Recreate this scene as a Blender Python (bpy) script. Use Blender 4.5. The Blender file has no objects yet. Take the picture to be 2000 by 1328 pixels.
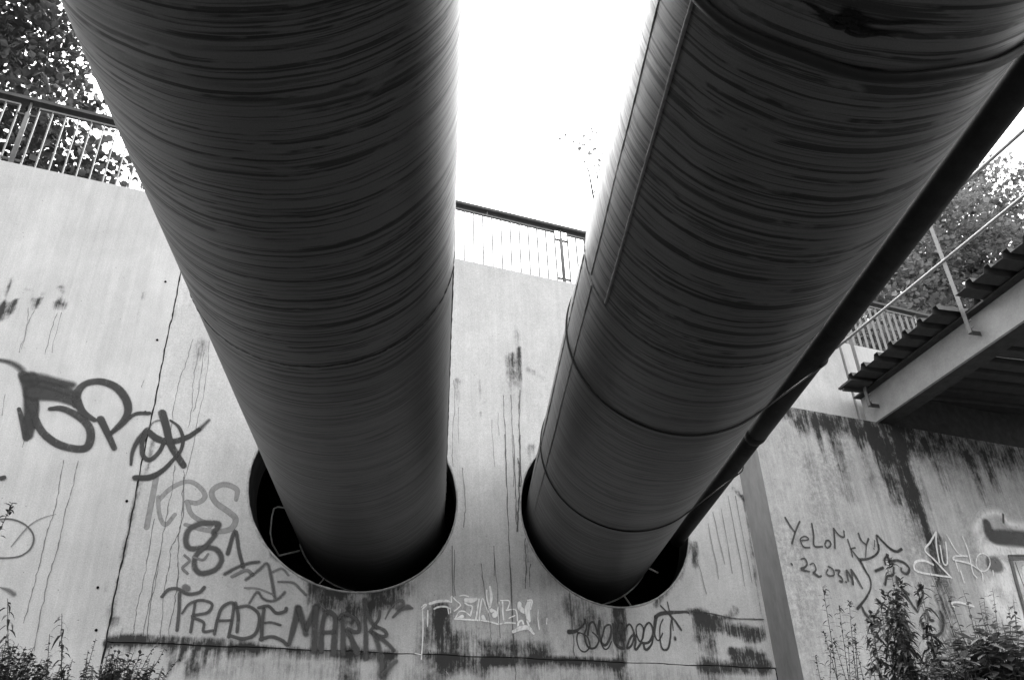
import bpy, math, random, json
import numpy as np
from mathutils import Vector, Matrix
R = math.radians
rng = np.random.default_rng(7)
random.seed(7)
scene = bpy.context.scene
col = scene.collection

# ------------------------------------------------------------------ camera, sky, sun, exposure
cam_data = bpy.data.cameras.new('camera')
cam = bpy.data.objects.new('camera', cam_data)
col.objects.link(cam)
# origin = the photographer's eye, ground 1.4 m below; x along the wall, y towards it
AX = ((0.921122, -0.169770, -0.350304), (-0.387475, -0.486297, -0.783185), (-0.037390, 0.857143, -0.513720))
cam.matrix_world = Matrix(AX).to_4x4()
cam_data.sensor_width = 36.0
cam_data.lens = 1635.0 / 2000.0 * 36.0
cam_data.clip_start = 0.05
cam_data.clip_end = 2000
scene.camera = cam

SUN_EL = R(64)
SUN_AZ = R(14)
world = bpy.data.worlds.new('World')
scene.world = world
world.use_nodes = True
wn, wl = world.node_tree.nodes, world.node_tree.links
bg = wn['Background']
sky = wn.new('ShaderNodeTexSky')
sky.sky_type = 'NISHITA'
sky.sun_disc = False
sky.sun_elevation = SUN_EL
sky.sun_rotation = SUN_AZ
sky.air_density = 1.6
sky.dust_density = 3.0
bw = wn.new('ShaderNodeRGBToBW')     # the photograph is black and white
wl.new(sky.outputs[0], bw.inputs[0])
wl.new(bw.outputs[0], bg.inputs['Color'])
bg.inputs['Strength'].default_value = 0.15

sun_data = bpy.data.lights.new('sun', 'SUN')
sun_data.energy = 0.7
sun_data.angle = R(35)
sun = bpy.data.objects.new('sun', sun_data)
col.objects.link(sun)
# hazy light comes over the wall through the gap between the pipes
az = SUN_AZ
sdir = Vector((math.sin(az) * math.cos(SUN_EL), math.cos(az) * math.cos(SUN_EL), math.sin(SUN_EL)))
sun.rotation_euler = sdir.to_track_quat('Z', 'Y').to_euler()
scene.view_settings.view_transform = 'Standard'
scene.view_settings.look = 'None'
scene.view_settings.exposure = 2.72
scene.view_settings.gamma = 1.0
scene.view_settings.use_curve_mapping = False
scene.render.engine = 'CYCLES'
scene.cycles.use_denoising = True
scene.cycles.denoising_prefilter = 'ACCURATE'
scene.cycles.denoising_input_passes = 'RGB_ALBEDO_NORMAL'
scene.cycles.transparent_max_bounces = 24
scene.cycles.max_bounces = 6

# ------------------------------------------------------------------ helpers
def link(o, parent=None):
    col.objects.link(o)
    if parent is not None:
        o.parent = parent
    return o

def tag(o, label=None, cat=None, group=None, kind=None):
    if label: o['label'] = label
    if cat: o['category'] = cat
    if group: o['group'] = group
    if kind: o['kind'] = kind
    return o

def empty(name, loc=(0, 0, 0), rotm=None):
    o = bpy.data.objects.new(name, None)
    o.location = loc
    if rotm is not None:
        o.rotation_euler = rotm.to_euler()
    o.empty_display_size = 0.2
    return link(o)

class MB:
    def __init__(self):
        self.v, self.f, self.s = [], [], []
    def add(self, vs, fs, smooth=False):
        b = len(self.v)
        self.v += [tuple(map(float, q)) for q in vs]
        self.f += [tuple(i + b for i in q) for q in fs]
        self.s += [smooth] * len(fs)
    def box(self, x0, x1, y0, y1, z0, z1, M=None):
        vs = [(x, y, z) for z in (z0, z1) for y in (y0, y1) for x in (x0, x1)]
        if M is not None:
            vs = [tuple(M @ Vector(v)) for v in vs]
        self.add(vs, [(0, 2, 3, 1), (4, 5, 7, 6), (0, 1, 5, 4), (2, 6, 7, 3), (0, 4, 6, 2), (1, 3, 7, 5)])
    def tube(self, pts, rad, n=8, closed=False, caps=True, jit=0.0):
        pts = [Vector(p) for p in pts]
        m = len(pts)
        if not hasattr(rad, '__len__'):
            rad = [rad] * m
        rings = []
        ref = None
        for i, p in enumerate(pts):
            a = pts[i - 1] if (i > 0 or closed) else p
            b = pts[(i + 1) % m] if (i < m - 1 or closed) else p
            t = (b - a).normalized() if (b - a).length > 1e-9 else Vector((0, 0, 1))
            if ref is None:
                ref = t.orthogonal().normalized()
            ref = (ref - t * ref.dot(t)).normalized()
            w = t.cross(ref)
            r = rad[i] * (1 + jit * (random.random() * 2 - 1))
            rings.append([p + (ref * math.cos(2 * math.pi * k / n) + w * math.sin(2 * math.pi * k / n)) * r for k in range(n)])
        vs = [q for rg in rings for q in rg]
        fs = []
        for i in range(m if closed else m - 1):
            j = (i + 1) % m
            for k in range(n):
                fs.append((i * n + k, i * n + (k + 1) % n, j * n + (k + 1) % n, j * n + k))
        if caps and not closed:
            fs.append(tuple(reversed(range(n))))
            fs.append(tuple((m - 1) * n + k for k in range(n)))
        self.add(vs, fs, True)
    def build(self, name, mat, parent=None, kind=None, loc=None):
        me = bpy.data.meshes.new(name)
        me.from_pydata(self.v, [], self.f)
        me.polygons.foreach_set('use_smooth', self.s)
        me.materials.append(mat)
        me.update()
        o = bpy.data.objects.new(name, me)
        if kind: o['kind'] = kind
        if loc: o.location = loc
        return link(o, parent)

def np_mesh(name, V, F, mat, parent=None, attrs=None, smooth=False, kind=None):
    """V (n,3), F (m,k) same-size polygons"""
    me = bpy.data.meshes.new(name)
    V = np.asarray(V, np.float32); F = np.asarray(F, np.int32)
    k = F.shape[1]
    me.vertices.add(len(V)); me.vertices.foreach_set('co', V.ravel())
    me.loops.add(F.size); me.loops.foreach_set('vertex_index', F.ravel())
    me.polygons.add(len(F))
    me.polygons.foreach_set('loop_start', np.arange(0, F.size, k, dtype=np.int32))
    me.polygons.foreach_set('use_smooth', np.full(len(F), smooth))
    me.update(calc_edges=True)
    for nme, a in (attrs or {}).items():
        at = me.attributes.new(nme, 'FLOAT', 'POINT')
        at.data.foreach_set('value', np.asarray(a, np.float32))
    me.materials.append(mat)
    o = bpy.data.objects.new(name, me)
    if kind: o['kind'] = kind
    return link(o, parent)

# ------------------------------------------------------------------ node helpers
class NT:
    def __init__(self, name):
        self.m = bpy.data.materials.new(name)
        self.m.use_nodes = True
        self.t = self.m.node_tree
        self.b = self.t.nodes['Principled BSDF']
        self.out = self.t.nodes['Material Output']
    def n(self, typ, **kw):
        x = self.t.nodes.new(typ)
        for k, v in kw.items():
            setattr(x, k, v)
        return x
    def l(self, a, b):
        self.t.links.new(a, b)
    def val(self, x, sock):
        if isinstance(x, (int, float)):
            sock.default_value = x
        else:
            self.l(x, sock)
    def math(self, op, a, b=0.0, c=0.0, clamp=False):
        x = self.n('ShaderNodeMath', operation=op, use_clamp=clamp)
        self.val(a, x.inputs[0]); self.val(b, x.inputs[1]); self.val(c, x.inputs[2])
        return x.outputs[0]
    def rng(self, v, a, b, c=0.0, d=1.0, smooth=False):
        x = self.n('ShaderNodeMapRange', clamp=True)
        if smooth: x.interpolation_type = 'SMOOTHSTEP'
        self.val(v, x.inputs[0])
        for i, q in zip((1, 2, 3, 4), (a, b, c, d)):
            self.val(q, x.inputs[i])
        return x.outputs[0]
    def obj(self):
        return self.n('ShaderNodeTexCoord').outputs['Object']
    def mapping(self, vec, scale=(1, 1, 1), loc=(0, 0, 0)):
        x = self.n('ShaderNodeMapping')
        x.inputs['Scale'].default_value = scale
        x.inputs['Location'].default_value = loc
        self.l(vec, x.inputs['Vector'])
        return x.outputs[0]
    def noise(self, vec, scale, detail=4, rough=0.55, dist=0.0):
        x = self.n('ShaderNodeTexNoise')
        self.l(vec, x.inputs['Vector'])
        x.inputs['Scale'].default_value = scale
        x.inputs['Detail'].default_value = detail
        x.inputs['Roughness'].default_value = rough
        x.inputs['Distortion'].default_value = dist
        return x.outputs['Fac']
    def attr(self, name):
        return self.n('ShaderNodeAttribute', attribute_name=name).outputs['Fac']
    def mixv(self, f, a, b):
        x = self.n('ShaderNodeMix', data_type='FLOAT')
        self.val(f, x.inputs[0]); self.val(a, x.inputs[2]); self.val(b, x.inputs[3])
        return x.outputs[0]
    def bump(self, h, strength, dist):
        x = self.n('ShaderNodeBump')
        x.inputs['Strength'].default_value = strength
        x.inputs['Distance'].default_value = dist
        self.l(h, x.inputs['Height'])
        self.l(x.outputs[0], self.b.inputs['Normal'])
    def fin(self, colour, rough=0.8, spec=0.3, metal=0.0):
        if isinstance(colour, (int, float)):
            self.b.inputs['Base Color'].default_value = (colour, colour, colour, 1)
        else:
            self.l(colour, self.b.inputs['Base Color'])
        self.val(rough, self.b.inputs['Roughness'])
        self.b.inputs['Specular IOR Level'].default_value = spec
        self.b.inputs['Metallic'].default_value = metal
        return self.m

def mat_concrete(name, lo, hi, blotch=0.0, streak=0.1, dark=0.035):
    k = NT(name)
    o = k.obj()
    big = k.noise(k.mapping(o, (0.6, 0.6, 0.35)), 1.3, 5, 0.6)
    mid = k.noise(k.mapping(o, (1, 1, 0.6)), 7, 6, 0.65)
    fine = k.noise(o, 90, 3, 0.7)
    run = k.noise(k.mapping(o, (9, 1, 0.35)), 1.6, 5, 0.65, 0.6)
    run2 = k.noise(k.mapping(o, (60, 1, 0.5)), 1.0, 3, 0.6)
    v = k.rng(big, 0.3, 0.7, lo, hi)
    v = k.math('MULTIPLY', v, k.rng(mid, 0.3, 0.7, 1 - blotch * 0.5 - 0.05, 1.05))
    if blotch > 0:
        lich = k.noise(o, 16, 6, 0.7, 0.3)
        patch = k.rng(k.noise(k.mapping(o, (1, 1, 0.5)), 1.1, 4), 0.42, 0.6)
        v = k.math('MULTIPLY', v, k.mixv(patch, 1.0, k.rng(lich, 0.42, 0.6, 1 - blotch, 1.08)))
    v = k.math('MULTIPLY', v, k.rng(run, 0.35, 0.7, 1.03, 1 - streak))
    v = k.math('MULTIPLY', v, k.rng(run2, 0.35, 0.7, 1.01, 1 - streak * 0.35))
    mot = k.noise(k.mapping(o, (1, 1, 0.8)), 2.6, 6, 0.7, 0.4)
    v = k.math('MULTIPLY', v, k.rng(mot, 0.35, 0.68, 0.90, 1.04))
    spks = k.noise(o, 38, 5, 0.8)
    v = k.math('MULTIPLY', v, k.rng(spks, 0.30, 0.40, 0.72, 1.0))
    v = k.math('MULTIPLY', v, k.rng(fine, 0.3, 0.7, 0.78, 1.16))
    # air holes in the cast face
    vor = k.n('ShaderNodeTexVoronoi', feature='F1')
    k.l(o, vor.inputs['Vector']); vor.inputs['Scale'].default_value = 9
    dots = k.rng(vor.outputs['Distance'], 0.035, 0.055, 0.45, 1.0)
    v = k.math('MULTIPLY', v, dots)
    # dirt, soot and painted bridge shade, laid down per vertex, broken up by run and speckle
    s = k.attr('stain')
    srun = k.noise(k.mapping(o, (30, 1, 1.6)), 1.2, 6, 0.75, 0.4)
    spk = k.noise(k.mapping(o, (1, 1, 0.55)), 22, 6, 0.75)
    cloud = k.noise(k.mapping(o, (1, 1, 0.8)), 5.5, 5, 0.65)
    n = k.math('ADD', k.math('MULTIPLY', k.rng(srun, 0.3, 0.7), 0.45), k.math('MULTIPLY', k.rng(spk, 0.3, 0.7), 0.35))
    n = k.math('ADD', n, k.math('MULTIPLY', k.rng(cloud, 0.35, 0.65), 0.35))
    m = k.rng(k.math('ADD', n, k.math('MULTIPLY', s, 1.05)), 0.80, 1.35)
    m = k.math('MULTIPLY', m, k.rng(s, 0.04, 0.45, 0, 0.96))
    v = k.mixv(m, v, dark)
    h = k.math('ADD', k.math('MULTIPLY', mid, 0.6), k.math('MULTIPLY', fine, 0.25))
    h = k.math('ADD', h, k.math('MULTIPLY', dots, 0.5))
    k.bump(h, 0.35, 0.01)
    return k.fin(v, 0.85, 0.25)

def mat_pipe(name, seed):
    k = NT(name)
    o = k.obj()                                  # local z runs along the pipe, y points down
    so = (seed * 3.1, seed * 1.7, seed * 5.3)
    wob = k.noise(k.mapping(o, (1, 1, 0.8), so), 1.6, 3, 0.5)
    sep = k.n('ShaderNodeSeparateXYZ'); k.l(o, sep.inputs[0])
    zz = k.math('ADD', sep.outputs[2], k.math('MULTIPLY', k.math('SUBTRACT', wob, 0.5), 0.06))
    cmb = k.n('ShaderNodeCombineXYZ')
    k.l(sep.outputs[0], cmb.inputs[0]); k.l(sep.outputs[1], cmb.inputs[1]); k.l(zz, cmb.inputs[2])
    w = cmb.outputs[0]
    wide = k.noise(k.mapping(w, (0.42, 0.42, 27), so), 1.0, 2, 0.5)
    wide2 = k.noise(k.mapping(w, (0.6, 0.6, 46), so), 1.0, 2, 0.5)
    thin = k.noise(k.mapping(w, (1.0, 1.0, 64), so), 1.0, 3, 0.6)
    hair = k.noise(k.mapping(w, (1.6, 1.6, 130), so), 1.0, 3, 0.6)
    cloud = k.noise(k.mapping(o, (1, 1, 0.7), so), 1.5, 5, 0.6)
    brk = k.noise(k.mapping(w, (3.2, 3.2, 9), so), 1.0, 3, 0.6)
    under = k.rng(sep.outputs[1], -0.4, 0.7)      # water hangs along the underside
    grain = k.noise(o, 170, 3, 0.75)
    v = k.rng(cloud, 0.3, 0.7, 0.062, 0.084)
    l1 = k.math('MULTIPLY', k.rng(wide, 0.56, 0.61), k.rng(brk, 0.36, 0.46))
    l2 = k.math('MULTIPLY', k.rng(wide2, 0.55, 0.59), k.rng(brk, 0.60, 0.50))
    l3 = k.math('MULTIPLY', k.rng(thin, 0.55, 0.60), k.rng(cloud, 0.42, 0.55))
    dk = k.math('MAXIMUM', l1, k.math('MAXIMUM', k.math('MULTIPLY', l2, 0.9), k.math('MULTIPLY', l3, 0.6)))
    dk = k.math('MULTIPLY', dk, k.rng(under, 0, 1, 0.4, 1.0))
    dk = k.math('MULTIPLY', dk, k.rng(sep.outputs[2], 4.3, 5.2, 0.9, 0.45))   # the last lengths before the wall are cleaner
    v = k.mixv(k.math('MULTIPLY', dk, 0.78), v, 0.006)
    d2 = k.math('MULTIPLY', k.rng(thin, 0.50, 0.58), k.rng(brk, 0.6, 0.45))
    v = k.mixv(k.math('MULTIPLY', d2, 0.45), v, 0.02)
    lt = k.rng(hair, 0.62, 0.74)
    v = k.mixv(k.math('MULTIPLY', lt, 0.3), v, 0.16)
    v = k.math('MULTIPLY', v, k.rng(grain, 0.3, 0.7, 0.72, 1.28))
    h = k.math('ADD', k.math('MULTIPLY', wide, 0.5), k.math('MULTIPLY', hair, 0.35))
    k.bump(h, 0.07, 0.004)
    m_ = k.fin(v, k.rng(thin, 0.35, 0.65, 0.38, 0.55), 1.0)
    k.l(k.math('MULTIPLY', k.math('SUBTRACT', 1.0, k.math('MULTIPLY', dk, 0.85)), 0.9), k.b.inputs['Specular IOR Level'])
    return m_

def mat_simple(name, tone, var=0.15, scale=12, rough=0.6, spec=0.35, stretch=(1, 1, 1), bump=0.15, metal=0.0):
    k = NT(name)
    o = k.mapping(k.obj(), stretch)
    a = k.noise(o, scale, 5, 0.65)
    b = k.noise(o, scale * 9, 3, 0.7)
    v = k.math('MULTIPLY', k.rng(a, 0.3, 0.7, tone * (1 - var), tone * (1 + var)), k.rng(b, 0.3, 0.7, 0.88, 1.08))
    k.bump(a, bump, 0.006)
    return k.fin(v, rough, spec, metal)

def mat_paint():
    """spray paint: tone, softness and distance from the stroke's middle come per vertex"""
    k = NT('spray_paint')
    e, soft, tone = k.attr('edge'), k.attr('soft'), k.attr('tone')
    o = k.obj()
    nz = k.noise(o, 150, 3, 0.8)
    nz2 = k.noise(k.mapping(o, (1, 1, 0.5)), 26, 4, 0.7)
    a = k.math('ADD', e, k.math('MULTIPLY', k.math('SUBTRACT', nz, 0.5), k.math('MULTIPLY', soft, 1.0)))
    a = k.math('DIVIDE', k.math('SUBTRACT', 1.0, a), soft, clamp=True)
    big = k.noise(o, 4.5, 4, 0.6)
    a = k.math('MULTIPLY', a, k.rng(nz2, 0.28, 0.46, 0.62, 0.97))
    a = k.math('MULTIPLY', a, k.rng(big, 0.3, 0.55, 0.78, 1.0))
    a = k.math('MULTIPLY', a, k.rng(nz, 0.25, 0.4, 0.8, 1.0))
    k.l(a, k.b.inputs['Alpha'])
    v = k.math('MULTIPLY', tone, k.rng(nz2, 0.3, 0.7, 0.60, 0.80))
    return k.fin(v, 0.6, 0.3)

def mat_leaf(name, lo, hi, trans=0.3):
    k = NT(name)
    a = k.noise(k.obj(), 3.0, 3)
    t = k.attr('tone')
    v = k.math('MULTIPLY', k.rng(a, 0.3, 0.7, lo, hi), k.rng(t, 0, 1, 0.6, 1.45))
    k.l(v, k.b.inputs['Base Color'])
    k.b.inputs['Roughness'].default_value = 0.55
    k.b.inputs['Specular IOR Level'].default_value = 0.35
    tr = k.n('ShaderNodeBsdfTranslucent'); k.l(v, tr.inputs['Color'])
    mx = k.n('ShaderNodeMixShader'); mx.inputs[0].default_value = trans
    k.l(k.b.outputs[0], mx.inputs[1]); k.l(tr.outputs[0], mx.inputs[2]); k.l(mx.outputs[0], k.out.inputs[0])
    return k.m

M = dict(
    wall=mat_concrete('cast_concrete', 0.46, 0.53, 0.0, 0.09, 0.022),
    wing=mat_concrete('weathered_concrete', 0.42, 0.58, 0.26, 0.22, 0.016),
    gap=mat_simple('joint_dirt', 0.03, 0.3, 10),
    pipe_a=mat_pipe('stained_pipe_paint', 1.0),
    pipe_b=mat_pipe('streaked_pipe_paint', 2.3),
    weld=mat_simple('weld_metal', 0.06, 0.6, 60, 0.6),
    seam=mat_simple('seam_metal', 0.2, 0.3, 30, 0.5),
    cable=mat_simple('black_cable', 0.015, 0.2, 20, 0.6),
    dark_pipe=mat_simple('black_pipe_wrap', 0.028, 0.35, 9, 0.7, 0.3),
    sleeve=mat_simple('sleeve_steel', 0.035, 0.6, 2.5, 0.9, 0.1, (1, 1, 0.4)),
    black=mat_simple('soot_black', 0.006, 0.3, 6, 0.95, 0.02),  # near-black tone puts recess shade into the chamber and tie holes
    rim=mat_simple('rim_steel', 0.3, 0.4, 14, 0.55),
    rail=mat_simple('galvanised_rail', 0.14, 0.2, 25, 0.5, 0.4),
    handrail=mat_simple('dark_handrail', 0.05, 0.3, 10, 0.6),
    girder=mat_simple('grey_girder_paint', 0.30, 0.14, 5, 0.55, 0.35),
    flange=mat_simple('rusty_flange', 0.045, 0.4, 9, 0.7),  # darker than the web: under-bridge shade put into the colour
    deck=mat_simple('corrugated_deck_steel', 0.05, 0.3, 7, 0.6, 0.35),
    ground=mat_simple('weedy_soil', 0.05, 0.4, 1.2, 0.95, 0.1),
    bark=mat_simple('bark', 0.06, 0.4, 8, 0.9, 0.1, (1, 1, 0.3)),
    leaf_dark=mat_leaf('maple_leaf', 0.04, 0.075, 0.25),
    leaf_mid=mat_leaf('tree_leaf', 0.09, 0.19, 0.45),
    leaf_bush=mat_leaf('bush_leaf', 0.03, 0.055, 0.2),
    leaf_weed=mat_leaf('weed_leaf', 0.05, 0.08, 0.3),
    leaf_bramble=mat_leaf('bramble_leaf', 0.06, 0.16, 0.35),
    stem=mat_simple('plant_stem', 0.05, 0.3, 20, 0.8),
    paint=mat_paint(),
)

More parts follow.
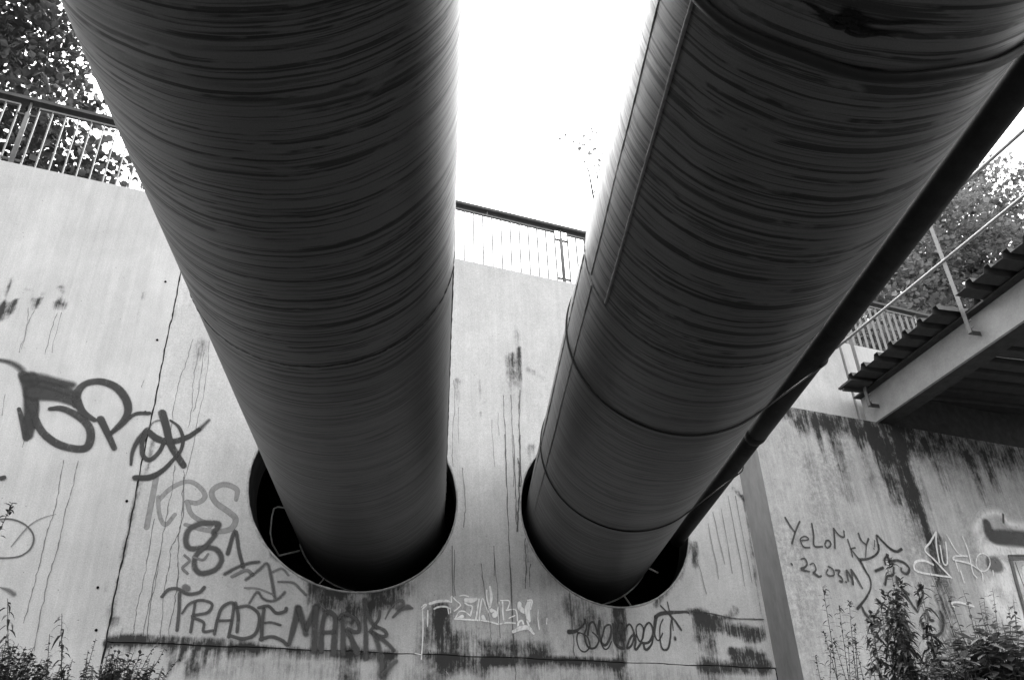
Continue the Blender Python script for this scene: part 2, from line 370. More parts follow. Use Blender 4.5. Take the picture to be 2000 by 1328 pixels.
DATA = json.loads('''{"tags":{"big_tag":[[0.036,0.35,[11.9,18.8,18.8,10.2],[[-139,404],[-128,404],[-115,402],[-100,399]]],[0.036,0.25,[14.9,14.9,13.2],[[-142,411],[-135,383],[-131,360]]],[0.036,0.8,[4.4,6.8,8.5],[[-175,425],[-163,424],[-153,419],[-147,410]]],[0.036,0.25,[9.9,11.9,13.2,9.9],[[-149,412],[-140,396],[-133,378],[-132,363],[-130,350]]],[0.036,0.15,[3.9,6.5],[[-144,376],[-138,363],[-131,347]]],[0.036,0.5,[10.3,11.3,10.3,8.6],[[-146,409],[-134,412],[-120,410],[-104,409]]],[0.036,0.3,[18.7,15.3,11.9,10.2],[[-136,395],[-124,395],[-112,394],[-97,390]]],[0.036,0.12,[4.3,7.3,8.3,8.3,8.0,8.0,7.3,6.6],[[-118,380],[-108,382],[-94,377],[-82,368],[-77,357],[-78,345],[-88,342],[-104,345],[-118,354],[-127,366],[-134,380]]],[0.036,0.15,[8.9,8.2,7.1,7.8,8.9,8.9,8.2,5.3,4.3],[[-96,388],[-98,401],[-93,412],[-80,417],[-65,413],[-54,402],[-49,389],[-52,377],[-60,362]]],[0.036,0.12,[8.5,7.5,4.8],[[-97,393],[-89,381],[-77,374]]],[0.036,0.12,[7.8,6.8,5.8],[[-72,376],[-63,362],[-54,347]]],[0.036,0.15,[3.5,4.6,3.9,4.2],[[-60,361],[-52,372],[-42,386],[-29,389]]],[0.036,0.3,[3.1,4.5,5.9,5.2],[[-36,332],[-37,345],[-34,359],[-28,371]]],[0.036,0.15,[7.0,7.8,7.0,6.0,4.9],[[-27,369],[-16,362],[-3,361],[11,368],[21,378]]],[0.036,0.7,[5.5,4.1],[[21,378],[29,390]]],[0.036,0.12,[8.8,8.1,7.7,7.0],[[-17,391],[-11,377],[-3,357],[12,337]]],[0.036,0.15,[5.1,5.1,5.1,4.8,4.4],[[-29,369],[-30,356],[-27,343],[-20,339],[-13,348],[-10,360]]],[0.036,0.15,[2.4,3.8,4.2,3.5,4.5,7.0,5.9],[[-8,384],[1,378],[7,366],[7,353],[2,343],[-6,330],[-17,321],[-30,319]]],[0.12,0.6,[2.1,2.1],[[-28,371],[-23,380],[-17,383]]],[0.036,0.1,[4.6,4.6],[[-142,305],[-140,306]]],[0.036,0.3,[0.6,0.3],[[-132,345],[-132,337]]]],"thin_arc":[[0.1,0.3,[1.7,1.7,1.7,1.4],[[-141,265],[-126,268],[-113,264],[-104,255],[-103,244],[-109,236],[-119,233],[-133,232]]],[0.2,0.6,[1.2,1.7,1.2,0.6],[[-119,243],[-110,262],[-101,271],[-90,276]]],[0.15,0.8,[1.3,4.0,4.6],[[-119,207],[-112,205],[-107,202]]]],"grey_letters":[[0.36,0.15,[5.7,5.7,5.4],[[-11,321],[-11,300],[-11,271]]],[0.36,0.15,[4.6,4.9,4.9,5.3,4.9],[[-5,299],[5,313],[19,321],[31,316],[37,307],[31,300],[21,300]]],[0.36,0.15,[4.8,4.8,5.4],[[21,300],[28,287],[46,278]]],[0.36,0.15,[4.0,4.0,4.4,4.0],[[-6,302],[-2,285],[5,275],[12,286]]],[0.36,0.15,[4.3,5.9,5.9,5.9,6.2,6.2,5.9,4.9,3.9],[[67,307],[66,318],[53,322],[43,314],[47,303],[61,294],[69,287],[66,277],[54,273],[37,274],[23,277]]]],"number_tag":[[0.1,0.35,[5.9,6.5,6.5,6.5,6.5,5.9,6.2,6.2,6.2,5.9,5.6,5.6],[[50,271],[54,279],[50,281],[36,279],[27,272],[26,261],[31,254],[44,256],[55,255],[61,246],[57,236],[45,231],[38,236],[37,247],[45,258],[52,269]]],[0.24,0.3,[2.8,3.1,3.1],[[27,247],[32,242],[27,235],[32,230]]],[0.24,0.3,[2.6,2.9,2.6],[[35,246],[44,244],[48,250]]],[0.1,0.35,[5.1,3.9,4.5],[[66,252],[70,275],[76,256],[82,240]]],[0.1,0.5,[4.5,3.9,3.9,3.9],[[66,232],[76,239],[87,244],[96,246]]],[0.24,0.3,[3.8,3.8],[[73,230],[85,237],[92,233]]],[0.13,0.6,[3.6,3.9,3.6,4.2,4.2],[[86,228],[97,238],[104,245],[109,234],[115,213]]],[0.13,0.6,[2.9,3.2,3.5,3.8],[[92,206],[98,217],[104,211],[112,209],[119,212],[124,218]]],[0.26,0.4,[2.1,2.1,2.1],[[86,220],[99,220],[114,215]]],[0.2,0.5,[2.7,3.3],[[117,228],[131,228],[139,222],[145,217]]],[0.24,0.5,[2.7,2.7],[[110,237],[119,241],[126,235]]]],"trademark_tag":[[0.1,0.25,[3.1,3.6,3.6,3.6,3.6],[[13,207],[18,214],[26,215],[35,211],[45,213],[49,218]]],[0.1,0.25,[3.6,3.6,3.6],[[28,211],[30,195],[31,178]]],[0.2,0.3,[7.0,7.0],[[32,217],[34,216]]],[0.1,0.25,[3.0,3.0,3.3],[[43,203],[43,191],[43,177]]],[0.1,0.25,[2.2,3.1,3.1,3.1,3.1,3.1],[[33,193],[38,202],[48,206],[58,203],[55,195],[42,191],[53,186],[54,178],[62,179]]],[0.1,0.25,[3.4,3.4,3.4,3.4],[[64,176],[65,190],[68,201],[77,205],[78,191],[77,174]]],[0.1,0.25,[2.8,2.8],[[65,188],[77,189]]],[0.1,0.25,[4.3,3.7,3.7],[[79,205],[83,194],[84,179]]],[0.1,0.25,[3.4,3.4,3.7,3.7,3.7,3.4],[[81,201],[91,203],[101,197],[103,187],[100,177],[90,173],[79,175]]],[0.1,0.25,[3.5,3.5,3.8,3.8],[[101,202],[110,204],[118,198],[126,200],[127,203]]],[0.1,0.25,[3.7,4.0,4.0],[[106,201],[106,187],[107,173]]],[0.1,0.25,[2.6,2.9],[[107,188],[114,189],[123,187]]],[0.1,0.3,[3.7,3.7,4.0],[[106,173],[116,176],[126,173],[131,169]]],[0.1,0.3,[4.5,6.3,7.3,7.8],[[133,170],[135,181],[137,193],[138,204]]],[0.1,0.35,[7.3,7.3,7.3],[[139,203],[144,191],[148,180]]],[0.1,0.35,[6.4,7.4,8.3],[[148,185],[153,198],[156,206]]],[0.1,0.35,[7.3,8.2,8.2],[[156,205],[156,188],[157,165]]],[0.1,0.3,[6.5,5.6,5.6,5.6,7.5,7.5],[[164,165],[163,182],[164,195],[168,202],[175,197],[176,187],[176,176],[176,163]]],[0.1,0.3,[4.6,4.6],[[165,182],[175,183]]],[0.1,0.35,[5.6,6.5,6.5],[[182,198],[184,183],[185,163]]],[0.1,0.3,[3.7,4.1,4.7,4.7,4.7,5.6,8.4],[[179,196],[182,200],[189,200],[198,194],[200,185],[194,184],[188,186],[194,175],[199,165]]],[0.1,0.4,[6.7,6.7,5.7,4.8],[[204,215],[207,203],[213,193],[217,189]]],[0.1,0.3,[3.7,5.6,6.6],[[205,199],[207,181],[208,160]]],[0.1,0.2,[3.3,3.5,3.8],[[220,205],[219,197],[211,185]]],[0.1,0.25,[3.8,4.4,4.4,4.2,3.8],[[217,190],[225,187],[228,182],[222,181],[213,185]]],[0.1,0.3,[4.7,4.7,4.7],[[214,183],[227,176],[236,168]]],[0.1,0.4,[5.6,6.1,6.9,7.8],[[215,183],[220,172],[224,157],[226,143]]],[0.12000000000000001,0.4,[6.5,5.6,4.6],[[225,145],[232,152],[239,158]]],[0.13,0.35,[3.0,4.5,5.9,6.9,3.0],[[234,200],[242,208],[249,211],[254,210]]],[0.15000000000000002,0.5,[2.0,4.0,5.9],[[226,198],[231,208],[237,215],[243,217],[244,213],[238,209]]],[0.15000000000000002,0.6,[7.5,8.4,3.7,2.8],[[160,222],[156,217],[159,209],[166,203]]]],"white_letters":[[1.2,0.3,[1.6],[[265,161],[266,179],[266,198],[265,210]]],[1.2,0.3,[2.0,2.6,2.0],[[265,210],[269,214],[268,215],[264,212]]],[1.2,0.3,[3.7,4.1,2.5],[[273,216],[282,219],[292,220],[296,219]]],[1.2,0.3,[2.0,2.4,2.4,2.0],[[278,211],[282,213],[290,214],[296,212]]],[1.2,0.3,[1.8,2.2,1.2],[[271,209],[271,202],[271,193]]],[1.2,0.3,[1.4],[[293,212],[294,207]]],[1.2,0.3,[1.4],[[296,213],[296,208]]],[1.2,0.3,[2.1],[[297,219],[297,225],[302,221],[307,217],[304,213],[300,210]]],[1.2,0.3,[1.5,2.1,1.7],[[306,226],[311,227],[316,226]]],[1.2,0.3,[6.3,7.3,4.2],[[313,222],[319,222],[325,224]]],[1.2,0.3,[2.5,2.5,2.9],[[312,219],[316,217],[320,216],[319,210],[318,206]]],[1.2,0.3,[2.0],[[318,206],[312,210],[306,210],[303,206],[301,202]]],[1.2,0.3,[5.1,3.0],[[309,205],[304,203]]],[1.2,0.3,[2.2,2.6],[[300,202],[311,202],[326,202]]],[1.2,0.3,[2.3,2.7],[[328,224],[326,213],[324,202]]],[1.2,0.3,[2.3],[[328,202],[329,213],[332,225],[336,216],[339,208],[340,201]]],[1.2,0.3,[2.7,2.5,2.5],[[337,234],[337,226],[339,217]]],[1.2,0.3,[3.8,4.2,3.2],[[341,238],[342,226],[340,214]]],[1.2,0.3,[6.3,7.3],[[342,213],[347,210],[345,208]]],[1.2,0.3,[2.1],[[351,222],[349,212],[350,205],[350,199]]],[1.2,0.3,[5.2,6.2],[[332,206],[333,203]]],[1.2,0.3,[2.1,2.5,2.3],[[330,202],[340,201],[349,199]]],[1.2,0.3,[2.7,2.7,2.7],[[355,224],[355,213],[356,202]]],[1.2,0.3,[2.1],[[353,224],[363,224],[361,216],[359,214],[370,215],[372,203]]],[1.2,0.3,[1.7],[[362,206],[369,209]]],[1.2,0.3,[2.3,2.3],[[350,199],[359,201],[369,201]]],[1.2,0.3,[6.4,7.5,7.1],[[375,222],[375,218],[378,215],[381,214]]],[1.2,0.3,[6.5,8.6,6.5],[[387,225],[384,216],[385,205]]],[1.2,0.3,[2.4],[[385,226],[390,226],[388,217]]],[1.2,0.3,[3.2,3.2],[[372,198],[373,202],[377,204],[379,198]]],[1.2,0.3,[4.2,6.4,6.4,3.2],[[366,192],[375,196],[384,197],[390,191]]],[1.2,0.3,[1.5],[[397,217],[396,207],[397,196]]],[1.2,0.3,[1.7],[[407,208],[406,202]]],[1.2,0.3,[3.2,2.8],[[383,204],[385,199]]],[1.2,0.3,[1.0],[[258,166],[265,165]]],[0.6,0.5,[1.1],[[291,150],[296,144]]],[0.6,0.5,[1.2],[[267,172],[272,176]]],[0.6,0.5,[1.2],[[271,172],[274,167]]]],"loop_tag":[[0.045,0.2,[5.9,5.0,3.0,2.0,2.5,2.8],[[433,195],[440,196],[446,199],[452,204],[454,209]]],[0.045,0.2,[1.6,2.0],[[440,196],[449,194],[455,191],[457,185],[457,180],[451,175],[445,177],[442,185],[443,193],[445,194]]],[0.045,0.2,[1.7,2.3,2.8,2.3,1.8],[[454,209],[455,201],[452,193],[453,184],[457,179],[464,180],[469,187],[467,192],[462,196]]],[0.045,0.2,[2.6,2.6,2.0],[[456,193],[459,204],[464,207],[467,201],[468,194]]],[0.045,0.2,[3.8,3.5,2.6,2.1,1.7],[[472,208],[470,198],[472,186],[477,183],[483,190],[486,199],[485,205],[479,203],[475,195],[472,186],[475,179],[480,180],[485,187]]],[0.045,0.25,[3.4,4.3,4.3,3.4,2.6],[[489,206],[490,199],[489,188],[493,182],[500,181],[500,190],[501,200],[501,208]]],[0.045,0.35,[6.0,6.9,5.2],[[499,206],[495,195],[492,185]]],[0.045,0.2,[2.6,2.6,2.9,3.4,2.9],[[502,189],[504,200],[510,207],[514,202],[515,194],[510,184],[504,181],[509,191],[515,196],[516,189],[514,182],[516,180],[522,186]]],[0.045,0.2,[2.1,2.1,2.3,2.3],[[518,194],[519,204],[524,208],[528,204],[527,196],[524,190],[521,189],[518,196]]],[0.045,0.2,[2.7,2.7,3.0,3.5],[[526,193],[530,204],[536,210],[540,206],[540,198],[534,189],[527,187],[523,188]]],[0.045,0.2,[2.6,2.6,3.8,2.6],[[540,195],[537,187],[531,181],[527,181],[526,187]]],[0.045,0.2,[5.3,4.4,1.8,1.8,2.1],[[547,217],[544,208],[542,197],[545,191],[549,193],[553,199]]],[0.045,0.2,[1.8,1.8,2.3,3.0,2.3,1.8],[[556,215],[551,207],[549,196],[549,185],[552,181],[558,183],[563,195],[565,206],[567,214]]],[0.045,0.3,[3.9],[[562,187],[562,187]]],[0.045,0.25,[4.6,5.6,4.6,3.7,2.8],[[546,217],[554,221],[566,223],[578,224],[589,225],[592,224]]],[0.045,0.2,[2.2,2.4,3.1,3.1],[[555,230],[564,222],[572,214],[579,204]]],[0.045,0.3,[1.5,1.8,2.2,1.5],[[565,235],[566,226],[568,216],[568,203]]],[0.045,0.5,[4.0],[[569,195],[569,193]]]],"date_tag":[[0.06,0.2,[3.0,3.0],[[728,339],[733,329],[738,322]]],[0.06,0.2,[3.0,2.8,3.0],[[750,336],[739,321],[730,306]]],[0.06,0.2,[2.1],[[746,311],[757,313],[757,316],[752,317],[745,313],[745,308],[748,303],[757,303]]],[0.06,0.2,[2.8],[[769,335],[768,321],[765,306],[778,306]]],[0.06,0.2,[2.6],[[793,311],[792,309],[790,307],[788,306],[786,305],[784,306],[783,308],[783,310],[785,312],[786,314],[789,315],[791,315],[792,314],[793,313],[793,311]]],[0.06,0.2,[3.1,2.8],[[798,306],[801,318],[804,332]]],[0.06,0.2,[2.4,2.6,2.9],[[804,332],[810,324],[818,322],[820,330]]],[0.06,0.2,[2.6],[[823,319],[824,308],[824,297]]],[0.06,0.2,[2.6],[[824,307],[832,309]]],[0.06,0.2,[2.4,2.6,3.6],[[825,306],[830,299],[834,294]]],[0.06,0.2,[2.9],[[844,329],[846,320],[852,315]]],[0.06,0.2,[3.7,2.4,1.7],[[859,323],[852,313],[846,298]]],[0.06,0.2,[1.7],[[869,322],[866,313]]],[0.06,0.2,[2.2],[[864,311],[864,310]]],[0.06,0.2,[2.9],[[722,280],[723,279]]],[0.06,0.2,[2.0,2.2,2.9,3.4],[[739,287],[745,288],[747,282],[742,277],[736,275]]],[0.06,0.2,[3.1,2.2],[[736,274],[748,272]]],[0.06,0.2,[2.0,2.2,2.9],[[751,281],[757,283],[759,276],[754,271]]],[0.06,0.2,[3.8,2.7],[[754,271],[761,267],[765,268]]],[0.06,0.2,[3.8],[[771,267],[771,267]]],[0.06,0.2,[2.3],[[780,281],[786,278],[786,271],[779,269],[774,272],[778,277]]],[0.06,0.2,[2.7],[[790,277],[797,277],[793,272],[797,268],[797,263],[793,264]]],[0.06,0.2,[2.7],[[802,263],[803,263]]],[0.06,0.2,[3.0,3.5],[[807,265],[807,272],[808,278],[812,272],[814,266],[813,261]]],[0.06,0.2,[4.2,3.5,3.0],[[816,279],[821,271],[827,257]]],[0.06,0.2,[3.5],[[813,262],[816,277]]]],"black_curve_tag":[[0.02,0.3,[3.7,4.2,4.7],[[873,312],[875,329],[882,323],[892,314],[903,310],[913,314]]],[0.02,0.3,[4.1,3.6,3.4,4.9],[[874,316],[871,308],[862,301],[849,296],[835,294]]],[0.02,0.3,[5.1,3.9,3.3,3.0,3.5,4.6],[[835,293],[839,282],[844,270],[841,258],[829,245],[811,231]]],[0.02,0.3,[5.0,4.5,4.2,4.5,3.7],[[884,304],[887,296],[900,298],[912,295],[917,288],[910,281],[902,284],[903,288]]],[0.02,0.3,[3.7,3.7],[[877,291],[878,298],[886,304]]],[0.02,0.35,[3.9,6.5,5.9],[[819,233],[822,225],[830,220],[842,215]]],[0.02,0.35,[4.9,3.9,3.2,3.2],[[822,218],[826,211],[842,213]]],[0.02,0.35,[4.5],[[889,268],[897,257],[904,242],[910,233]]],[0.02,0.35,[4.2],[[867,264],[874,275],[885,278],[890,288]]],[0.02,0.35,[4.9],[[857,281],[871,286]]],[0.02,0.35,[4.6,4.3,3.9],[[925,267],[930,260],[925,251],[914,239]]],[0.02,0.35,[4.5,4.5],[[912,222],[913,211],[928,204],[944,211],[952,227],[950,235]]],[0.02,0.35,[5.2],[[927,232],[928,224],[933,223]]],[0.02,0.35,[4.2],[[890,276],[890,266],[903,254]]]],"white_scribble_tag":[[1.0,0.3,[3.1,3.7],[[986,344],[969,328],[955,316],[968,303],[989,281]]],[1.0,0.3,[3.2],[[986,344],[979,324],[975,301]]],[1.0,0.3,[4.2,4.8,3.6,2.4],[[962,297],[949,301],[931,298],[928,286],[960,283],[989,282]]],[1.0,0.3,[2.8],[[986,325],[982,301],[990,302],[999,331]]],[1.0,0.3,[2.6],[[1005,342],[1016,317],[1032,314]]],[1.0,0.3,[2.8,3.2],[[1032,314],[1009,312],[1003,307],[1022,305],[1036,303]]],[1.0,0.3,[2.9,2.9],[[1035,342],[1037,321],[1033,293],[1037,285]]],[1.0,0.3,[2.6],[[1030,305],[1049,294],[1047,281]]],[1.0,0.3,[2.6],[[1073,308],[1069,303],[1063,298],[1056,295],[1050,295],[1046,297],[1044,301],[1045,306],[1049,312],[1054,317],[1061,320],[1067,320],[1072,318],[1074,314],[1073,308]]],[1.0,0.3,[2.8],[[1010,292],[1010,276]]],[1.0,0.3,[2.5],[[1006,306],[1006,291]]],[1.0,0.3,[3.6,3.6],[[977,242],[975,247],[989,249],[1014,245]]],[1.0,0.3,[2.6],[[1073,297],[1071,290]]]],"painted_mural":[[1.0,0.5,[20.0,23.3,23.3],[[1078,359],[1066,331],[1076,322],[1081,333]]],[1.0,0.6,[25.1,21.5,21.5,28.6,21.5],[[1066,353],[1090,377],[1127,385],[1143,371],[1177,371],[1242,375]]],[1.05,0.4,[28.7,32.2,32.2],[[1078,327],[1116,330],[1183,337],[1266,346]]],[1.05,0.5,[39.6,52.8,56.1],[[1053,272],[1101,285],[1160,292]]],[1.05,0.4,[38.4,54.4,57.5],[[1099,303],[1093,267],[1103,238],[1108,218]]],[1.05,0.5,[50.3,59.7],[[1051,259],[1070,241],[1115,233]]],[0.04,0.25,[17.7,24.7,28.2,26.8,26.1],[[1094,366],[1095,349],[1117,348],[1143,349],[1174,350],[1231,354]]],[0.05,0.4,[5.0,5.0],[[1135,384],[1130,372]]],[0.16,0.3,[23.3,24.6],[[1076,306],[1087,307]]],[0.15,0.2,[8.3,9.0],[[1118,315],[1113,278],[1109,238],[1103,209]]],[0.15,0.2,[9.1],[[1118,319],[1152,322],[1216,325]]],[0.05,0.2,[1.9],[[1115,321],[1111,283],[1109,243],[1105,214]]],[0.05,0.2,[2.1],[[1116,322],[1154,324],[1217,328]]],[0.05,0.2,[1.7],[[1125,313],[1126,269]]],[1.15,0.2,[20.0,23.3],[[1142,301],[1134,269],[1127,234]]]]},"drips":{"wall":[[0.16,0.5,[0.7,0.9,0.7],[[-95,329],[-93,300],[-92,281],[-93,261],[-93,227],[-93,207],[-94,178]]],[0.16,0.5,[0.7,0.9,0.7],[[-83,330],[-82,302],[-83,277],[-82,249],[-83,220],[-83,192],[-81,156]]],[0.16,0.5,[0.7,0.9,0.7],[[-6,280],[-5,249],[-5,221],[-6,194],[-5,173]]],[0.16,0.5,[0.8,0.9,0.8],[[4,336],[5,310],[5,276],[5,253],[6,222],[5,202],[6,172]]],[0.16,0.5,[0.8,0.9,0.8],[[13,332],[16,308],[19,274],[14,253],[15,234],[14,218],[17,181],[18,168]]],[0.16,0.5,[0.8,0.9,0.8],[[14,325],[19,291],[19,266],[22,242],[25,217]]],[0.16,0.5,[0.7,0.9,0.7],[[25,227],[25,204],[24,173]]],[0.16,0.5,[0.7,0.9,0.7],[[5,247],[4,213],[3,173]]],[0.25,0.5,[0.8,0.9,0.8],[[-1,483],[-3,452],[-6,435],[-7,408],[-6,374]]],[0.25,0.5,[0.7,0.9,0.7],[[16,484],[19,452],[19,414],[18,386],[18,353],[15,320]]],[0.25,0.5,[0.7,0.9,0.7],[[7,474],[7,437],[10,407],[10,377]]],[0.25,0.5,[0.8,0.9,0.8],[[13,468],[14,426],[13,397]]],[0.25,0.5,[0.7,0.9,0.7],[[-162,488],[-158,464],[-158,436]]],[0.25,0.5,[0.7,0.9,0.7],[[-156,486],[-158,468],[-157,440]]],[0.25,0.5,[0.7,0.9,0.7],[[-135,488],[-136,469],[-135,438]]],[0.25,0.5,[0.7,0.9,0.7],[[-132,489],[-130,441]]],[0.25,0.5,[0.6,0.8,0.6],[[-159,389],[-156,367]]],[0.25,0.5,[0.7,0.9,0.7],[[-41,416],[-40,425]]],[0.2,0.5,[1.2],[[365,474],[365,440],[365,400],[365,355]]],[0.25,0.5,[1.2],[[375,476],[375,442],[375,401],[374,356]]],[0.15,0.5,[1.8],[[388,486],[385,443],[384,402],[383,357]]],[0.2,0.5,[1.3],[[386,477],[385,452]]],[0.3,0.5,[0.8],[[300,484],[301,447],[298,410],[298,372]]],[0.35,0.5,[0.8],[[306,448],[305,401]]],[0.4,0.5,[0.8],[[348,438],[350,378]]],[0.4,0.5,[0.8],[[357,449],[357,419]]],[0.12,0.5,[1.5],[[365,421],[365,350],[365,293],[366,234],[366,185],[367,144]]],[0.15,0.5,[1.4],[[376,422],[376,356],[375,311]]],[0.12,0.5,[2.3],[[385,423],[383,380],[380,345],[376,303]]],[0.2,0.5,[1.7],[[385,295],[385,266],[383,239]]],[0.2,0.5,[1.1],[[390,266],[388,241]]],[0.12,0.5,[1.7],[[437,238],[437,208],[437,171]]],[0.25,0.5,[1.0],[[347,283],[346,250]]],[0.3,0.5,[1.2],[[617,283],[622,248]]],[0.35,0.5,[1.3],[[652,353],[656,286]]],[0.35,0.5,[1.3],[[665,359],[665,276]]],[0.35,0.5,[1.3],[[680,378],[681,261]]],[0.35,0.5,[1.3],[[692,379],[693,266]]],[0.35,0.5,[1.3],[[641,337],[644,267]]],[0.2,0.5,[1.0],[[331,262],[336,222],[339,203],[341,183]]],[0.25,0.5,[1.0],[[347,275],[350,223],[351,185]]],[0.2,0.5,[1.4],[[297,279],[298,224]]],[0.2,0.5,[1.0],[[300,275],[300,226]]],[0.3,0.5,[1.3],[[310,371],[313,333],[311,301]]],[0.06,0.5,[2.2],[[597,226],[620,225],[654,221],[672,221],[700,222]]],[0.12,0.5,[1.6,2.8,1.6],[[380,392],[382,382],[382,357]]]]},"stains":{"wall":[[0.55,[6.8],[[-186,483],[-185,476],[-183,463]]],[0.9,[6.8,9.0,4.5],[[-186,488],[-185,479],[-185,468]]],[0.9,[6.8,11.4,3.4],[[-175,493],[-177,486],[-179,469]]],[0.95,[7.0,7.0],[[-157,500],[-157,493],[-159,487]]],[0.8,[13.0],[[-135,499],[-135,492]]],[0.6,[3.5],[[-184,519],[-185,505],[-184,494]]],[0.4,[7.0],[[-168,513],[-168,508]]],[0.3,[9.5],[[-160,507],[-153,509]]],[0.6,[4.7],[[-153,503],[-153,490]]],[0.5,[7.1],[[-138,520],[-134,504]]],[0.25,[7.2],[[-87,487],[-94,485]]],[0.22,[9.0],[[-159,476],[-160,453]]],[0.2,[11.4],[[-135,481],[-136,454]]],[0.42,[5.1],[[-60,531],[-59,511],[-58,489]]],[0.3,[11.5],[[6,484],[7,450],[12,417]]],[0.3,[7.8],[[-25,523],[-23,496]]],[0.25,[10.0,10.0],[[-11,526],[-11,514]]],[0.3,[11.4],[[12,481],[14,438]]],[0.72,[8.6,11.5,12.9,11.5],[[-25,165],[-8,168],[9,168],[37,168],[51,168],[103,166]]],[0.45,[5.6,4.2],[[-23,188],[-18,179],[-14,171]]],[0.6,[15.2,16.6],[[-5,164],[1,156]]],[0.6,[12.6,11.2,7.0],[[27,164],[31,150],[30,133]]],[0.75,[5.6],[[40,163],[45,135]]],[0.7,[7.0],[[50,164],[52,135]]],[0.75,[5.7],[[59,164],[60,152]]],[0.6,[5.2],[[70,164],[71,151]]],[0.35,[4.2],[[-36,222],[-29,179]]],[0.12,[10.7],[[-14,158],[-12,134]]],[0.6,[5.8],[[81,165],[82,155]]],[0.62,[29.9,37.4,37.4,22.4],[[158,219],[188,213],[210,215],[237,226]]],[0.45,[10.9],[[111,256],[128,242],[151,227],[180,220]]],[0.75,[15.3,21.0,22.9,19.1],[[287,210],[287,195],[293,181],[293,170]]],[0.28,[28.1,33.7],[[279,207],[274,172]]],[0.5,[16.7,20.4,20.4],[[291,166],[284,153],[276,129]]],[0.5,[19.2,20.9,22.6],[[193,164],[192,150],[195,127]]],[0.4,[19.3,23.1],[[314,187],[321,173]]],[0.55,[11.7,9.7],[[332,178],[338,170],[335,151]]],[0.38,[11.9,13.9],[[338,175],[363,174]]],[0.8,[7.2,6.1],[[80,165],[148,163],[220,163],[239,163]]],[0.62,[7.6,8.4],[[274,164],[317,162],[364,163]]],[0.5,[9.5,6.9],[[289,154],[333,153]]],[0.4,[8.8],[[232,162],[225,140]]],[0.25,[6.2,8.3],[[299,292],[297,271]]],[0.35,[22.9],[[249,232],[233,220]]],[0.3,[36.5,29.2],[[163,194],[200,196]]],[0.75,[17.2,19.4,17.2,19.4],[[499,224],[498,201],[497,175],[496,133]]],[0.75,[8.3],[[333,162],[398,164],[442,164],[497,164]]],[0.5,[18.3],[[371,174],[403,174]]],[0.62,[28.1,35.1,37.4],[[613,217],[613,190],[613,164]]],[0.7,[14.5,19.3],[[605,215],[643,208],[690,204]]],[0.7,[9.7,9.7],[[594,226],[627,220],[651,221]]],[0.7,[14.6,17.0],[[645,181],[690,178]]],[0.7,[14.1],[[599,165],[655,165],[695,167]]],[0.15,[21.9,43.9,39.5],[[394,283],[433,242],[480,225]]],[0.35,[34.3],[[447,217],[467,190],[475,175]]],[0.6,[10.1,12.6],[[617,309],[612,283],[608,274]]],[0.3,[12.8],[[385,287],[384,245]]],[0.45,[14.5],[[399,411],[392,393]]],[0.6,[8.6],[[691,390],[704,378]]],[0.4,[24.3],[[664,207],[681,189]]],[0.6,[6.7],[[707,381],[703,323],[700,244],[698,200]]],[0.5,[14.9],[[661,231],[658,228]]],[0.62,[22.0,24.2,24.2],[[379,529],[379,507],[379,483]]],[0.5,[2.3,7.0,11.6],[[386,601],[387,568],[388,542]]],[0.75,[5.3,7.5],[[390,547],[388,509],[388,482]]],[0.38,[10.1,8.1],[[305,485],[304,449]]],[0.4,[8.3,7.0],[[334,490],[333,456]]],[0.7,[4.2],[[342,468],[341,457]]],[0.6,[4.1],[[333,448],[333,440]]],[0.3,[8.5],[[318,503],[322,497]]],[0.38,[11.3],[[400,517],[411,513]]],[0.3,[8.9],[[423,526],[422,486]]],[0.12,[18.9],[[302,493],[298,372]]],[0.3,[32.3],[[69,148],[202,148],[364,149],[691,151]]],[0.15,[54.5],[[285,190],[365,189],[490,194],[586,204]]],[0.6,[5.4,7.2,8.1],[[-20,360],[-26,292],[-27,226],[-23,150]]],[0.2,[21.3],[[170,175],[307,175]]],[0.18,[118.5],[[308,217],[428,213]]],[0.5,[7.2],[[81,351],[79,317],[90,280],[116,246]]],[0.5,[9.6],[[608,309],[590,270],[549,231]]]],"wing":[[0.28,[95.6],[[1063,475],[1144,470],[1274,460]]],[0.3,[27.9],[[998,467],[983,402],[986,373]]],[0.8,[12.3],[[818,493],[817,458],[819,428]]],[0.55,[8.2],[[911,495],[916,425],[924,381]]],[0.7,[9.0],[[944,500],[949,445],[953,384],[957,333]]],[0.6,[57.5,57.5,67.1],[[779,499],[866,500],[923,495],[977,488]]],[0.42,[53.1,53.1],[[977,488],[1121,490],[1352,496]]],[1.0,[18.2,21.9,16.4,11.8],[[971,496],[966,447],[967,385],[971,335],[965,272]]],[0.8,[27.4,31.0,18.2],[[917,484],[929,458],[928,419],[928,381]]],[0.55,[26.3],[[847,486],[845,431],[847,380]]],[0.35,[22.0],[[791,477],[790,424],[785,345]]],[0.5,[18.1],[[891,492],[892,437],[900,378]]],[0.12,[58.1,87.1,87.1],[[1048,490],[1038,416],[1016,339]]],[0.08,[144.9],[[1153,487],[1154,421]]],[0.6,[17.8],[[1103,473],[1109,393]]],[0.55,[15.4],[[1021,486],[1035,408]]],[0.5,[16.4],[[1137,477],[1143,420]]],[0.6,[32.5,48.8],[[983,329],[962,232],[946,150]]],[0.4,[34.0,34.0],[[951,445],[939,311]]],[0.2,[32.8],[[745,232],[728,145]]],[0.18,[65.8],[[826,370],[864,325]]],[0.08,[145.1],[[1005,360],[1112,355]]]]}}''')
YW, YB = 8.5, 8.06          # main wall face, wing wall face
TOP = 6.69

